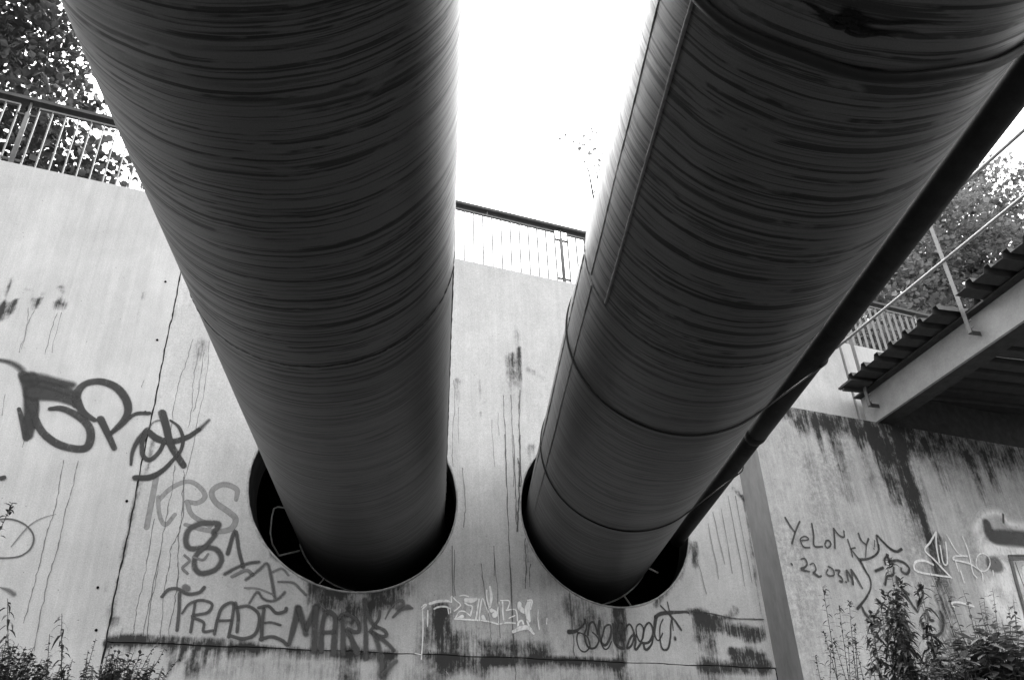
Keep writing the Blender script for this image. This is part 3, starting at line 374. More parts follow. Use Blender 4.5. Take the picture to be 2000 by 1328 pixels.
# ------------------------------------------------------------------ ground
def make_ground():
    xs = np.concatenate([[-600, -150, -60], np.arange(-30, 41, 2.0), [70, 160, 600]])
    ys = np.array([-600, -150, -60, -30, -16, -8, -4, -1, 1, 2.5, 4, 5, 6, 7, 8.0, 8.75])
    V = []
    for y in ys:
        for x in xs:
            if y <= 1: z = -1.4
            else: z = -1.4 + 1.75 * (y - 1) / 7.0
            z += 0.05 * math.sin(x * 1.7 + y) if abs(x) < 50 and abs(y) < 8 else 0
            V.append((x, y, z))
    nx = len(xs)
    F = [(j * nx + i, j * nx + i + 1, (j + 1) * nx + i + 1, (j + 1) * nx + i) for j in range(len(ys) - 1) for i in range(nx - 1)]
    o = np_mesh('ground', V, F, M['ground'], smooth=False)
    tag(o, kind='structure')
    ys = np.array([8.79, 9.5, 12, 16, 25, 60, 150, 600])
    V = [(x, y, 6.52) for y in ys for x in xs]
    F = [(j * nx + i, j * nx + i + 1, (j + 1) * nx + i + 1, (j + 1) * nx + i) for j in range(len(ys) - 1) for i in range(nx - 1)]
    tag(np_mesh('upper_ground', V, F, M['ground']), kind='structure')
make_ground()

# ------------------------------------------------------------------ walls
def stain_shade_field(X, Zc, strokes):
    out = np.zeros(len(X))
    for st, wds, pts in strokes:
        P = np.array(pts) / 100.0
        W = np.interp(np.linspace(0, 1, len(P)), np.linspace(0, 1, len(wds)), wds) / 100.0 / 2 * 1.25
        mx = W.max()
        sel = (X > P[:, 0].min() - mx) & (X < P[:, 0].max() + mx) & (Zc > P[:, 1].min() - mx) & (Zc < P[:, 1].max() + mx)
        if not sel.any(): continue
        x, z = X[sel], Zc[sel]
        best = np.full(len(x), 9.0); fade = np.ones(len(x)); n1 = max(len(P) - 1, 1)
        for i in range(len(P) - 1):
            a, b = P[i], P[i + 1]
            d = b - a
            t = np.clip(((x - a[0]) * d[0] + (z - a[1]) * d[1]) / max(d @ d, 1e-9), 0, 1)
            dist = np.hypot(x - a[0] - d[0] * t, z - a[1] - d[1] * t)
            cand = dist / (W[i] + (W[i + 1] - W[i]) * t)
            upd = cand < best
            best = np.where(upd, cand, best)
            vert = abs(d[1]) > abs(d[0])
            fade = np.where(upd, 1 - (0.55 if vert else 0.0) * ((i + t) / n1) ** 2, fade)
        q = np.clip((1.3 - best) / 1.05, 0, 1)
        q = q * q * (3 - 2 * q) * st * fade
        out[sel] = 1 - (1 - out[sel]) * (1 - q)
    return out

def panel(name, x0, x1, z0, z1, Y, mat, parent, strokes, holes=(), step=0.05, thick=0.3, jag=()):
    xs = list(np.arange(x0, x1 - step * 0.4, step)) + [x1]
    zs = list(np.arange(z0, z1 - step * 0.4, step)) + [z1]
    sq = []
    for (cx, cz, a, b) in holes:
        ia = min(range(len(xs)), key=lambda i: abs(xs[i] - (cx - a - 0.1)))
        ib = min(range(len(xs)), key=lambda i: abs(xs[i] - (cx + a + 0.1)))
        ja = min(range(len(zs)), key=lambda i: abs(zs[i] - (cz - b - 0.1)))
        jb = min(range(len(zs)), key=lambda i: abs(zs[i] - (cz + b + 0.1)))
        sq.append((ia, ib, ja, jb, cx, cz, a, b))
    nx, nz = len(xs), len(zs)
    V = [(x, Y, z) for z in zs for x in xs]
    if jag:
        for j in range(nz):
            z = zs[j]
            wv = 0.004 * math.sin(z * 5.1) + 0.003 * math.sin(z * 23.7 + 1) + 0.006 * (random.random() - 0.5)
            if 'l' in jag: V[j * nx] = (xs[0] + wv, Y, z)
            if 'r' in jag: V[j * nx + nx - 1] = (xs[-1] + wv - 0.008 * random.random(), Y, z)
        for i in range(1, nx - 1):
            x = xs[i]
            wv = 0.004 * math.sin(x * 7.3) + 0.005 * (random.random() - 0.5)
            if 'b' in jag: V[i] = (x, Y, zs[0] + wv)
            if 't' in jag: V[(nz - 1) * nx + i] = (x, Y, zs[-1] + wv)
    F = []
    for j in range(nz - 1):
        for i in range(nx - 1):
            if any(a <= i < b and c <= j < d for a, b, c, d, *_ in sq): continue
            F.append((j * nx + i, j * nx + i + 1, (j + 1) * nx + i + 1, (j + 1) * nx + i))
    for ia, ib, ja, jb, cx, cz, a, b in sq:
        per = [(i, ja) for i in range(ia, ib)] + [(ib, j) for j in range(ja, jb)] + [(i, jb) for i in range(ib, ia, -1)] + [(ia, j) for j in range(jb, ja, -1)]
        K = 10
        ring = [[] for _ in range(K + 1)]
        for (i, j) in per:
            dx, dz = (xs[i] - cx) / a, (zs[j] - cz) / b
            L = math.hypot(dx, dz)
            ex, ez = cx + dx / L * a, cz + dz / L * b
            ring[0].append(j * nx + i)
            for kk in range(1, K + 1):
                t = kk / K
                V.append((xs[i] + (ex - xs[i]) * t, Y, zs[j] + (ez - zs[j]) * t))
                ring[kk].append(len(V) - 1)
        n = len(per)
        for kk in range(K):
            for q in range(n):
                r = (q + 1) % n
                F.append((ring[kk][q], ring[kk][r], ring[kk + 1][r], ring[kk + 1][q]))
    # sides and top of the slab
    bd = [j * nx for j in range(nz)], [j * nx + nx - 1 for j in range(nz)], list(range(nx)), [(nz - 1) * nx + i for i in range(nx)]
    for lst in bd:
        b0 = len(V)
        for i in lst: V.append((V[i][0], Y + thick, V[i][2]))
        for q in range(len(lst) - 1):
            F.append((lst[q], lst[q + 1], b0 + q + 1, b0 + q))
    V = np.array(V)
    s = stain_shade_field(V[:, 0], V[:, 2], strokes)
    return np_mesh(name, V, F, mat, parent, {'stain': s}, False)

wall = empty('concrete_retaining_wall', (0, 0, 0))
tag(wall, 'tall pale concrete retaining wall with two round pipe openings and spray painted letters', 'wall')
SW = DATA['stains']['wall']
def pdir(yaw): return Vector((math.sin(R(yaw)), math.cos(R(yaw)), 0))
HOLES = [(1.90, 3.305, 1.146, 1.077), (4.96, 3.33, 1.146, 1.077)]
tag(panel('wall_panel', -6.5, -0.266, -0.2, TOP, YW, M['wall'], wall, SW, jag='r'), 'pale left bay with the big dark letters')
tag(panel('wall_panel', -0.256, 9.50, 1.662, TOP, YW - 0.004, M['wall'], wall, SW, HOLES, jag='lb'), 'large middle bay pierced by both pipe openings')
tag(panel('wall_panel', -0.256, 7.045, -0.2, 1.652, YW, M['wall'], wall, SW, jag='lt'), 'low stained strip under the horizontal joint')
tag(panel('wall_panel', 9.56, 17.0, 3.0, TOP - 0.01, YW, M['wall'], wall, SW, step=0.2), 'far right bay above the bridge seat')
m = MB(); m.box(-0.30, -0.22, YW + 0.025, YW + 0.04, -0.2, TOP - 0.02); m.build('joint', M['gap'], wall)
m = MB(); m.box(-0.2, 7.0, YW + 0.025, YW + 0.04, 1.62, 1.70); m.build('joint', M['gap'], wall)
m = MB(); m.box(9.46, 9.60, YW + 0.08, YW + 0.1, 3.0, TOP - 0.03); m.build('joint', M['gap'], wall)
# form tie holes
for hx, hz in ((-0.36, 1.75), (-0.42, 2.12), (-0.33, 2.95), (-0.33, 3.9), (-0.36, 4.75), (-0.4, 5.5)):
    q = MB(); q.tube([(hx, YW - 0.006, hz), (hx, YW + 0.01, hz)], 0.013, 8); q.build('tie_hole', M['black'], wall)

# dark chamber behind the openings
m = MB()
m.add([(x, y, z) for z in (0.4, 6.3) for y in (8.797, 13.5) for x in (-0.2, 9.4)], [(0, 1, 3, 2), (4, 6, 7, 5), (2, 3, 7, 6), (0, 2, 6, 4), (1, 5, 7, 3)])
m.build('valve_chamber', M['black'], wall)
# sleeves
for hi, ((cx, cz, a, b), yaw) in enumerate(zip(HOLES, (18.26, 19.2))):
    d = pdir(yaw); side = Vector((d.y, -d.x, 0))
    n = 96
    def ringp(r, t):
        out = []
        for k in range(n):
            an = 2 * math.pi * k / n
            p = Vector((cx, YW, cz)) + side * (math.cos(an) * r) + Vector((0, 0, math.sin(an) * r))
            p = p - d * ((p.y - YW) / d.y)          # slide along the pipe onto the wall face
            out.append(p + d * t)
        return out
    sl = MB()
    rs = [ringp(b + 0.002, t) for t in (-0.004, 0.1, 0.2, 0.3, 0.4, 0.5)]
    sl.add([p for r_ in rs for p in r_], [(i * n + k, i * n + (k + 1) % n, (i + 1) * n + (k + 1) % n, (i + 1) * n + k) for i in range(5) for k in range(n)], True)
    sl.build('opening_sleeve', M['sleeve'], wall)
    rm = MB(); rm.tube([p - Vector((0, 0.003, 0)) for p in ringp(b + 0.004, 0)], 0.012, 6, closed=True, jit=0.25); rm.build('opening_rim', M['rim'], wall)
    # plate edge and stays deep inside the opening
    ins = MB()
    if hi == 0:
        C = Vector((1.996, 8.5, 3.36)) + d * 1.02
        ins.tube([Vector((1.30, 9.3, 3.32)), Vector((1.19, 9.3, 3.325)), Vector((1.149, 9.3, 3.302)), Vector((1.137, 9.3, 3.2)), Vector((1.140, 9.3, 3.023)), Vector((1.175, 9.3, 2.90)), Vector((1.260, 9.3, 2.777))], 0.009, 6)
        ins.tube([Vector((1.260, 9.3, 2.777)), Vector((1.485, 9.35, 2.864))], 0.011, 6)
        ins.tube([C + side * (0.872 * math.sin(R(t))) - Vector((0, 0, 0.872 * math.cos(R(t)))) for t in range(-70, -8, 4)], 0.009, 6)
        u = side * math.sin(R(-36)) - Vector((0, 0, math.cos(R(-36))))
        ins.tube([C + u * 0.875, C + u * 1.0], 0.010, 6)
    else:
        C = Vector((4.80, 8.5, 3.36)) + d * 0.95
        ins.tube([C + side * (0.875 * math.sin(R(t))) - Vector((0, 0, 0.875 * math.cos(R(t)))) for t in range(0, 76, 4)], 0.010, 6)
        for t in (30, 62):
            u = side * math.sin(R(t)) - Vector((0, 0, math.cos(R(t))))
            ins.tube([C + u * 0.875, C + u * 1.03], 0.012, 6)
    ins.build('inner_bracket', M['rim'], wall)

# wing wall under the footbridge
wing = empty('bridge_abutment_wall', (7.05, YB, -0.2))
tag(wing, 'lower stained concrete abutment wall under the footbridge with scrawled date', 'wall')
SG = DATA['stains']['wing']  # streaks and dirt; broad strokes at top right paint in the bridge's shade
wp = panel('wall_face', 7.06, 17.0, -0.2, 5.03, YB, M['wing'], wing, SG, step=0.05, thick=0.4)
wp.matrix_parent_inverse = Matrix.Translation((-7.05, -YB, 0.2))
m = MB(); m.add([(7.058, YB + 0.001, -0.2), (7.058, YW - 0.001, -0.2), (7.058, YW - 0.001, 5.028), (7.058, YB + 0.001, 5.028)], [(0, 3, 2, 1)])
m.build('wall_end_face', mat_simple('side_concrete', 0.23, 0.25, 2.2, 0.85, 0.2, (1, 1, 0.3)), wing).matrix_parent_inverse = Matrix.Translation((-7.05, -YB, 0.2))
m = MB(); m.box(7.06, 17, YB + 0.004, YW + 0.1, 5.0, 5.026); m.build('wall_top', M['wing'], wing).matrix_parent_inverse = Matrix.Translation((-7.05, -YB, 0.2))

# ------------------------------------------------------------------ spray paint
def catmull(P, W, sub=6):
    P = np.array(P, float); n = len(P)
    W = np.interp(np.linspace(0, 1, n), np.linspace(0, 1, len(W)), W)
    if n == 2:
        t = np.linspace(0, 1, 5)[:, None]
        return P[0] + (P[1] - P[0]) * t, np.linspace(W[0], W[1], 5)
    Q = np.vstack([2 * P[0] - P[1], P, 2 * P[-1] - P[-2]])
    o, w = [], []
    for i in range(n - 1):
        p0, p1, p2, p3 = Q[i:i + 4]
        for s in range(sub):
            t = s / sub
            o.append(0.5 * ((2 * p1) + (-p0 + p2) * t + (2 * p0 - 5 * p1 + 4 * p2 - p3) * t * t + (-p0 + 3 * p1 - 3 * p2 + p3) * t ** 3))
            w.append(W[i] + (W[i + 1] - W[i]) * t)
    o.append(P[-1]); w.append(W[-1])
    return np.array(o), np.array(w)

def ribbons(name, strokes, Y, base, parent, kind=None, jag=0.0):
    V, F, E, S, T = [], [], [], [], []
    for si, (tone, soft, wds, pts) in enumerate(strokes):
        P, W = catmull(pts, wds)
        P = P / 100.0; W = W / 100.0 / 2 * (1 + 0.35 * soft)
        if jag:
            P[:, 0] += rng.normal(0, jag, len(P))
            W *= rng.uniform(0.5, 1.4, len(P))
        d = np.gradient(P, axis=0)
        L = np.hypot(d[:, 0], d[:, 1]); L[L < 1e-9] = 1e-9
        N = np.stack([-d[:, 1] / L, d[:, 0] / L], 1)
        D = np.stack([d[:, 0] / L, d[:, 1] / L], 1)
        b0 = len(V); n = len(P)
        for i in range(n):
            y = Y - base - si * 0.00022 - 0.0002 * i / n
            for s in (-1, 0, 1):
                V.append((P[i, 0] + N[i, 0] * W[i] * s, y, P[i, 1] + N[i, 1] * W[i] * s)); E.append(abs(s))
                S.append(min(1.0, soft * 1.5 + 0.05)); T.append(tone)
        for i in range(n - 1):
            for s in (0, 1):
                a = b0 + i * 3 + s
                F.append((a, a + 3, a + 4, a + 1))
        for end, sg in ((0, -1), (n - 1, 1)):
            c = b0 + end * 3 + 1
            y = V[c][1]
            K = 6
            prev = b0 + end * 3 + (0 if sg < 0 else 2)
            for q in range(1, K + 1):
                an = math.pi * q / K
                # sweep from one side, round the tip, to the other
                sgn = -1 if sg < 0 else 1
                ux = N[end] * math.cos(an) * sgn + D[end] * math.sin(an) * sg
                if q == K:
                    nxt = b0 + end * 3 + (2 if sg < 0 else 0)
                else:
                    V.append((P[end, 0] + ux[0] * W[end], y, P[end, 1] + ux[1] * W[end])); E.append(1); S.append(min(1.0, soft * 1.5 + 0.05)); T.append(tone)
                    nxt = len(V) - 1
                F.append((c, prev, nxt, nxt))
                prev = nxt
    tri = [f[:3] for f in F if f[2] == f[3]]
    quad = [f for f in F if f[2] != f[3]]
    F3 = tri + [(a, b, c) for a, b, c, d in quad] + [(a, c, d) for a, b, c, d in quad]
    return np_mesh(name, V, F3, M['paint'], parent, {'edge': E, 'soft': S, 'tone': T}, False, kind)

tg = DATA['tags']
for key, lab, base in (('big_tag', 'big dark sprayed letters with thick looping strokes', 0.007), ('thin_arc', 'thin dark sprayed arcs at the left edge', 0.007),
                       ('grey_letters', 'pale grey rolled letters KRS', 0.005), ('number_tag', 'dark sprayed number 81 with arrow strokes', 0.008),
                       ('trademark_tag', 'dark sprayed word TRADEMARK', 0.012), ('white_letters', 'white outlined letters with an arrow', 0.006),
                       ('loop_tag', 'black looping scribble under the right opening', 0.007)):
    tag(ribbons('graffiti', tg[key], YW, base, wall), lab)
for key, lab, base in (('painted_mural', 'pale painted mural patch with dark shape and frame', 0.004), ('date_tag', 'black brushed words YeLoNKY and date 22.09', 0.009), ('black_curve_tag', 'large black curling line', 0.010), ('white_scribble_tag', 'white sprayed scribble', 0.013)):
    o = tag(ribbons('graffiti', tg[key], YB, base, wing), lab)
    o.matrix_parent_inverse = Matrix.Translation((-7.05, -YB, 0.2))
ribbons('water_marks', DATA['drips']['wall'], YW, 0.0055, wall, 'stuff', jag=0.004)

# ------------------------------------------------------------------ the two big pipes
RP, ZP = 0.86, 3.36
def pipe_frame(yaw, s):
    d = pdir(yaw); side = Vector((d.y, -d.x, 0))
    rotm = Matrix((side, Vector((0, 0, -1)), d)).transposed()
    return d, side, rotm, side * s + Vector((0, 0, ZP))

def cyl_section(name, r, t0, t1, mat, parent, n=144, step=0.12, ripple=0.0008):
    ts = np.linspace(t0, t1, max(2, int((t1 - t0) / step)))
    an = np.arange(n) * 2 * math.pi / n
    ph = rng.uniform(0, 6, 6)
    V = []
    for t in ts:
        rr = r + ripple * (np.sin(an * 3 + ph[0] + t * 0.7) + np.sin(an * 5 + ph[1] - t * 1.3) + np.sin(t * 2.1 + ph[2]) + 0.5 * np.sin(t * 5.3 + an * 2 + ph[3]))
        V.append(np.stack([rr * np.sin(an), rr * np.cos(an), np.full(n, t)], 1))
    V = np.vstack(V)
    F = [(i * n + k, i * n + (k + 1) % n, (i + 1) * n + (k + 1) % n, (i + 1) * n + k) for i in range(len(ts) - 1) for k in range(n)]
    return np_mesh(name, V, F, mat, parent, smooth=True)

def on(r, phi, t):   # point on the pipe, phi from the underside, + to the right
    return (r * math.sin(R(phi)), r * math.cos(R(phi)), t)

def big_pipe(yaw, s, label, mat, welds, seams):
    d, side, rotm, org = pipe_frame(yaw, s)
    root = empty('pipeline', org, rotm)
    tag(root, label, 'pipe', 'two big pipes overhead')
    cuts = [-13.0] + welds + [10.45]
    for a, b in zip(cuts[:-1], cuts[1:]):
        cyl_section('pipe_section', RP, a, b, mat, root)
    for w in welds:
        m = MB()
        m.tube([on(RP + 0.001, 360 * k / 260, w + 0.004 * math.sin(k * 0.7)) for k in range(260)], 0.003, 5, closed=True, jit=0.9)
        m.build('girth_weld', M['weld'], root)
    for phi, a, b, r in seams:
        m = MB()
        nn = int((b - a) / 0.05)
        m.tube([on(RP + 0.001, phi + 0.12 * math.sin(k * 0.31) * (1 if r < 0.01 else 0.3), a + (b - a) * k / nn) for k in range(nn + 1)], r, 6, jit=0.45 if r < 0.01 else 0.12)
        m.build('seam_weld', M['seam'], root)
    return root, rotm, org
pl_, rotA, orgA = big_pipe(18.2, -0.7588, 'left huge dark pipe crossing overhead with stained underside, entering left wall opening', M['pipe_a'], [-7.6, -1.5, 4.49], [(84, 4.5, 8.9, 0.006), (96, -1.5, 4.45, 0.006)])
pr_, rotB, orgB = big_pipe(19.2, 1.763, 'right huge dark pipe crossing overhead with cable rings, entering right wall opening', M['pipe_b'], [-7.4, -1.4, 4.49], [(-62.3, -1.4, 4.46, 0.011), (-77.5, -1.4, 4.45, 0.0045), (-75, 4.52, 8.9, 0.005), (-92, 4.52, 8.9, 0.005)])
# splash of tar on the underside, a little proud of the steel
m = MB()
cx_, ct_ = -20.0, 1.95
pts = []
for k in range(48):
    an = 2 * math.pi * k / 48
    rr = 0.047 * (1 + 0.25 * math.sin(3 * an + 1) + 0.25 * random.random())
    dx = rr * math.cos(an) * 1.5
    dt = rr * math.sin(an) * 0.9
    pts.append((cx_ + math.degrees(dx / RP), ct_ + dt))
V = [on(RP + 0.006, cx_, ct_)] + [on(RP + 0.006, p, t) for p, t in pts]
F = [(0, 1 + k, 1 + (k + 1) % 48) for k in range(48)]
E = [0.0] + [1.0] * 48
for w_, ln, hw in ((0.02, 0.30, 0.016), (-0.025, 0.36, 0.014), (0.0, -0.24, 0.018), (0.03, -0.15, 0.013), (0.045, 0.2, 0.01)):
    b0 = len(V)
    for i in range(9):
        p, t = cx_ + math.degrees(ln * i / 8 / RP), ct_ + w_ + 0.012 * math.sin(i * 0.8)
        for sgn in (-1, 0, 1):
            V.append(on(RP + 0.0065 + 0.0003 * abs(w_) * 10, p, t + sgn * hw * (1.25 - i / 8)))
            E.append(max(abs(sgn), (i / 8) ** 2))
    for i in range(8):
        for q in (0, 1):
            a_ = b0 + i * 3 + q
            F += [(a_, a_ + 3, a_ + 4), (a_, a_ + 4, a_ + 1)]
np_mesh('tar_splash', V, F, M['paint'], pr_, {'edge': E, 'soft': [0.45] * len(V), 'tone': [0.002] * len(V)})

# ------------------------------------------------------------------ small black pipe beside the right one
SPS, SPZ, SPR = 2.836, 3.165, 0.096
dB = pdir(19.2); sideB = Vector((dB.y, -dB.x, 0))
sp = empty('insulated_pipe', sideB * SPS + Vector((0, 0, SPZ)), rotB)
tag(sp, 'slim black wrapped pipe running along the right side of the right pipe', 'pipe')
m = MB(); m.tube([(0, 0, -13 + i * 0.5) for i in range(int((7.0 + 13) / 0.5) + 1)], SPR, 28); m.build('wrapped_section', M['dark_pipe'], sp)
m = MB(); m.tube([(0, 0, 6.9), (0, 0, 6.98), (0, 0, 7.05)], [SPR + 0.002, SPR + 0.003, SPR - 0.01], 28); m.build('collar', M['dark_pipe'], sp)
m = MB(); m.tube([(0, 0, 7.0 + i * 0.35) for i in range(10)], SPR - 0.012, 28); m.build('bare_section', M['dark_pipe'], sp)

# rings of cable slung round both
def hull_ring(t, slack, r_, name, label, flat=None):
    c1, r1 = (0.0, 0.0), RP + slack
    sm = Vector((SPS - 1.763, 0, SPZ - ZP))
    pts = []
    for k in range(180):
        a = 2 * math.pi * k / 180
        pts.append((r1 * math.sin(a), r1 * math.cos(a)))
    for k in range(60):
        a = 2 * math.pi * k / 60
        pts.append((sm.x + (SPR + slack) * math.sin(a), -sm.z + (SPR + slack) * math.cos(a)))
    pts = sorted(set((round(x, 5), round(y, 5)) for x, y in pts))
    def half(ps):
        h = []
        for p in ps:
            while len(h) > 1 and (h[-1][0] - h[-2][0]) * (p[1] - h[-2][1]) - (h[-1][1] - h[-2][1]) * (p[0] - h[-2][0]) <= 0: h.pop()
            h.append(p)
        return h
    lo, up = half(pts), half(pts[::-1])
    H = lo[:-1] + up[:-1]
    root = empty(name, orgB + dB * t, rotB)
    tag(root, label, 'cable', 'cable rings around the right pipe')
    m = MB()
    if flat:
        m.tube([(x, y, 0.006 * math.sin(i * 0.3)) for i, (x, y) in enumerate(H)], r_, 8, closed=True)
        m.v = [(x, y, z * flat) for x, y, z in m.v]
    else:
        m.tube([(x, y, 0.004 * math.sin(i * 0.25)) for i, (x, y) in enumerate(H)], r_, 8, closed=True)
    m.build('cable_loop', M['cable'], root)
    k = MB(); k.tube([(sm.x + 0.02, -sm.z + SPR + slack + 0.004, -0.02), (sm.x + 0.02, -sm.z + SPR + slack + 0.004, 0.02)], r_ * 1.15, 6); k.build('cable_clip', M['cable'], root)
hull_ring(5.50, 0.006, 0.008, 'cable_ring', 'thin black cable ring in the middle stretch of the right pipe')
hull_ring(7.70, 0.005, 0.0065, 'cable_ring', 'thin black cable ring nearest the wall opening on the right pipe')
hull_ring(2.16, 0.012, 0.017, 'cable_ring', 'broad black band round the near end of the right pipe, at top of photo', flat=1.6)

# ------------------------------------------------------------------ railing along the wall top
rl = empty('wall_railing', (0, YW + 0.1, TOP))
tag(rl, 'galvanised picket railing with dark handrail along the top of the tall wall', 'railing')
XR0, XR1, BAY = -2.24 - 2.313, -2.24 + 2.313 * 7, 2.313
m = MB(); m.box(XR0 - 0.3, XR1 + 0.3, -0.05, 0.05, 1.015, 1.06)
m.build('handrail', M['handrail'], rl)
picket = MB(); picket.box(-0.006, 0.006, -0.02, 0.02, 0.06, 0.93)
post_me = None
def inst(me_obj, x, name):
    o = me_obj.copy(); o.location = (x, 0, 0); link(o, rl); return o
p0 = picket.build('picket', M['rail'], rl, loc=(XR0 + 0.105, 0, 0))
pm = MB(); pm.tube([(0, 0, -0.02), (0, 0, 0.84), (0, 0, 0.86), (0, 0, 1.02)], [0.027, 0.027, 0.014, 0.014], 14)
post0 = pm.build('post', M['rail'], rl, loc=(XR0, 0, 0))
tm = MB(); tm.box(0.098, BAY - 0.098, -0.018, 0.018, 0.932, 0.955); top0 = tm.build('top_bar', M['rail'], rl, loc=(XR0, 0, 0))
bm_ = MB(); bm_.box(0.098, BAY - 0.098, -0.02, 0.02, 0.035, 0.058); bot0 = bm_.build('bottom_bar', M['handrail'], rl, loc=(XR0, 0, 0))
cm = MB(); cm.box(-0.10, 0.10, -0.012, 0.012, 0.80, 0.825); con0 = cm.build('post_clamp', M['handrail'], rl, loc=(XR0, 0, 0))
cm = MB(); cm.box(-0.10, 0.10, -0.012, 0.012, 0.11, 0.135); con1 = cm.build('post_clamp', M['handrail'], rl, loc=(XR0, 0, 0))
wm = MB(); wm.box(-0.005, 0.005, -0.02, 0.02, 0.957, 1.014)
tab0 = wm.build('handrail_tab', M['rail'], rl, loc=(XR0 + BAY * 0.5, 0, 0))
nb = 7
for b in range(nb + 1):
    x = XR0 + BAY * b
    if b: inst(post0, x, 'post'); inst(con0, x, 'post_clamp'); inst(con1, x, 'post_clamp')
    if b < nb:
        if b: inst(top0, x, 'top_bar'); inst(bot0, x, 'bottom_bar'); inst(tab0, x + BAY * 0.5, 'handrail_tab')
        for k in range(16):
            if b == 0 and k == 0: continue
            inst(p0, x + 0.105 + (BAY - 0.21) * k / 15, 'picket')

# ------------------------------------------------------------------ footbridge on the right
bd = Vector((-0.1359, -0.9907, 0)); bn = Vector((-0.9907, 0.1359, 0))
rotF = Matrix((bd, bn, Vector((0, 0, 1)))).transposed()      # local x along the bridge, y to its left, z up
# keep it right-handed
rotF = Matrix((bd, -bn, Vector((0, 0, 1)))).transposed()
fb = empty('footbridge', (9.382, 8.047, 5.05), rotF)
tag(fb, 'steel footbridge with corrugated deck edge and tube handrail, resting on the abutment', 'bridge')
L0, L1 = -0.38, 13.0
def girder(y):   # outer edge at local y
    m = MB()
    m.box(L0, L1, y + 0.12, y + 0.135, 0.012, 0.548)
    m.build('girder_web', M['girder'], fb)
    m = MB()
    m.box(L0, L1, y, y + 0.28, -0.018, 0.010); m.build('bottom_flange', M['flange'], fb)
    m = MB(); m.box(L0, L1, y, y + 0.28, 0.55, 0.575); m.build('top_flange', M['flange'], fb)
girder(0.0); girder(5.2)
# corrugated deck, one rib profile per sheet strip
pitch = 0.306
prof = [(0, 0.0), (0.012, 0.0), (0.185, 0.0), (0.215, 0.075), (0.285, 0.075), (0.306, 0.0)]
def rib(y0, y1):
    m = MB()
    vs, fs = [], []
    for (x, z) in prof:
        for y in (y0, y1):
            vs += [(x, y, z), (x, y, z + 0.006)]
    for i in range(len(prof) - 1):
        a, b = i * 4, (i + 1) * 4
        fs += [(a, b, b + 2, a + 2), (a + 1, a + 3, b + 3, b + 1), (a, a + 1, b + 1, b), (a + 2, b + 2, b + 3, a + 3)]
    fs += [(0, 2, 3, 1), (len(vs) - 4, len(vs) - 3, len(vs) - 1, len(vs) - 2)]
    m.add(vs, fs)
    return m
full = rib(-0.40, 5.0).build('deck_rib', M['deck'], fb, loc=(-0.10, 0, 0.585))
short = rib(0.0, 5.0).build('deck_rib', M['deck'], fb, loc=(-0.10 + pitch * 7 - 0.02, 0, 0.585))
for k, y0 in ((-1, 0.3), (-2, 2.0), (-3, 4.2)):
    rib(y0, 5.0).build('deck_rib', M['deck'], fb, loc=(-0.10 + pitch * k, 0, 0.585))
for k in range(1, 42):
    src = short if (k in (14, 21, 28)) else full
    if k == 7: continue
    o = src.copy(); o.location = (-0.10 + pitch * k, 0, 0.585 + 0.004 * math.sin(k * 2.1)); o.rotation_euler = (R(random.uniform(-0.5, 0.5)), 0, 0); link(o, fb)
# posts, brackets and rails
yp = -0.06
for k in range(6):
    x = 0.0 + 2.09 * k
    m = MB()
    m.box(x - 0.03, x - 0.022, yp - 0.03, yp + 0.03, 0.24, 2.18 - 0.03 * x)
    m.box(x - 0.0219, x + 0.03, yp - 0.03, yp - 0.022, 0.24, 2.18 - 0.03 * x)
    m.build('handrail_post', M['rail'], fb)
    m = MB()
    m.box(x - 0.042, x - 0.033, yp - 0.02, 0.0, 0.24, 0.34)
    m.box(x - 0.042, x - 0.033, 0.0, 0.118, 0.24, 0.30)
    m.build('post_bracket', M['handrail'], fb)
    m = MB()
    for bz in (0.3, 0.4): m.tube([(x - 0.055, yp, bz), (x + 0.055, yp, bz)], 0.009, 6)
    m.build('bolt', M['rail'], fb)
m = MB(); m.tube([(-0.35, yp - 0.03, 1.42), (13, yp - 0.03, 1.42 - 0.027 * 13.3)], 0.021, 12); m.build('middle_rail', M['rail'], fb)
m = MB(); m.tube([(-0.35, yp - 0.0, 2.21), (13, yp - 0.0, 2.20 - 0.03 * 13.3)], 0.024, 12); m.build('handrail', M['rail'], fb)
m = MB(); m.box(-0.15, 0.16, -0.42, -0.04, 0.545, 0.575); m.box(-0.1, -0.06, -0.40, -0.02, 0.50, 0.545); m.build('end_plate', M['handrail'], fb)
m = MB(); xa = lambda y, Y: (8.047 - 0.1359 * y - Y) / 0.9907
m.add([(xa(y, Y), y, z) for z in (-0.019, 0.58) for Y in (8.12, 8.2) for y in (0.15, 8.0)], [(0, 2, 3, 1), (4, 5, 7, 6), (0, 1, 5, 4), (2, 6, 7, 3), (0, 4, 6, 2), (1, 3, 7, 5)]); m.build('end_stiffener', M['flange'], fb)  # added dark panel standing in for the shade under the deck end

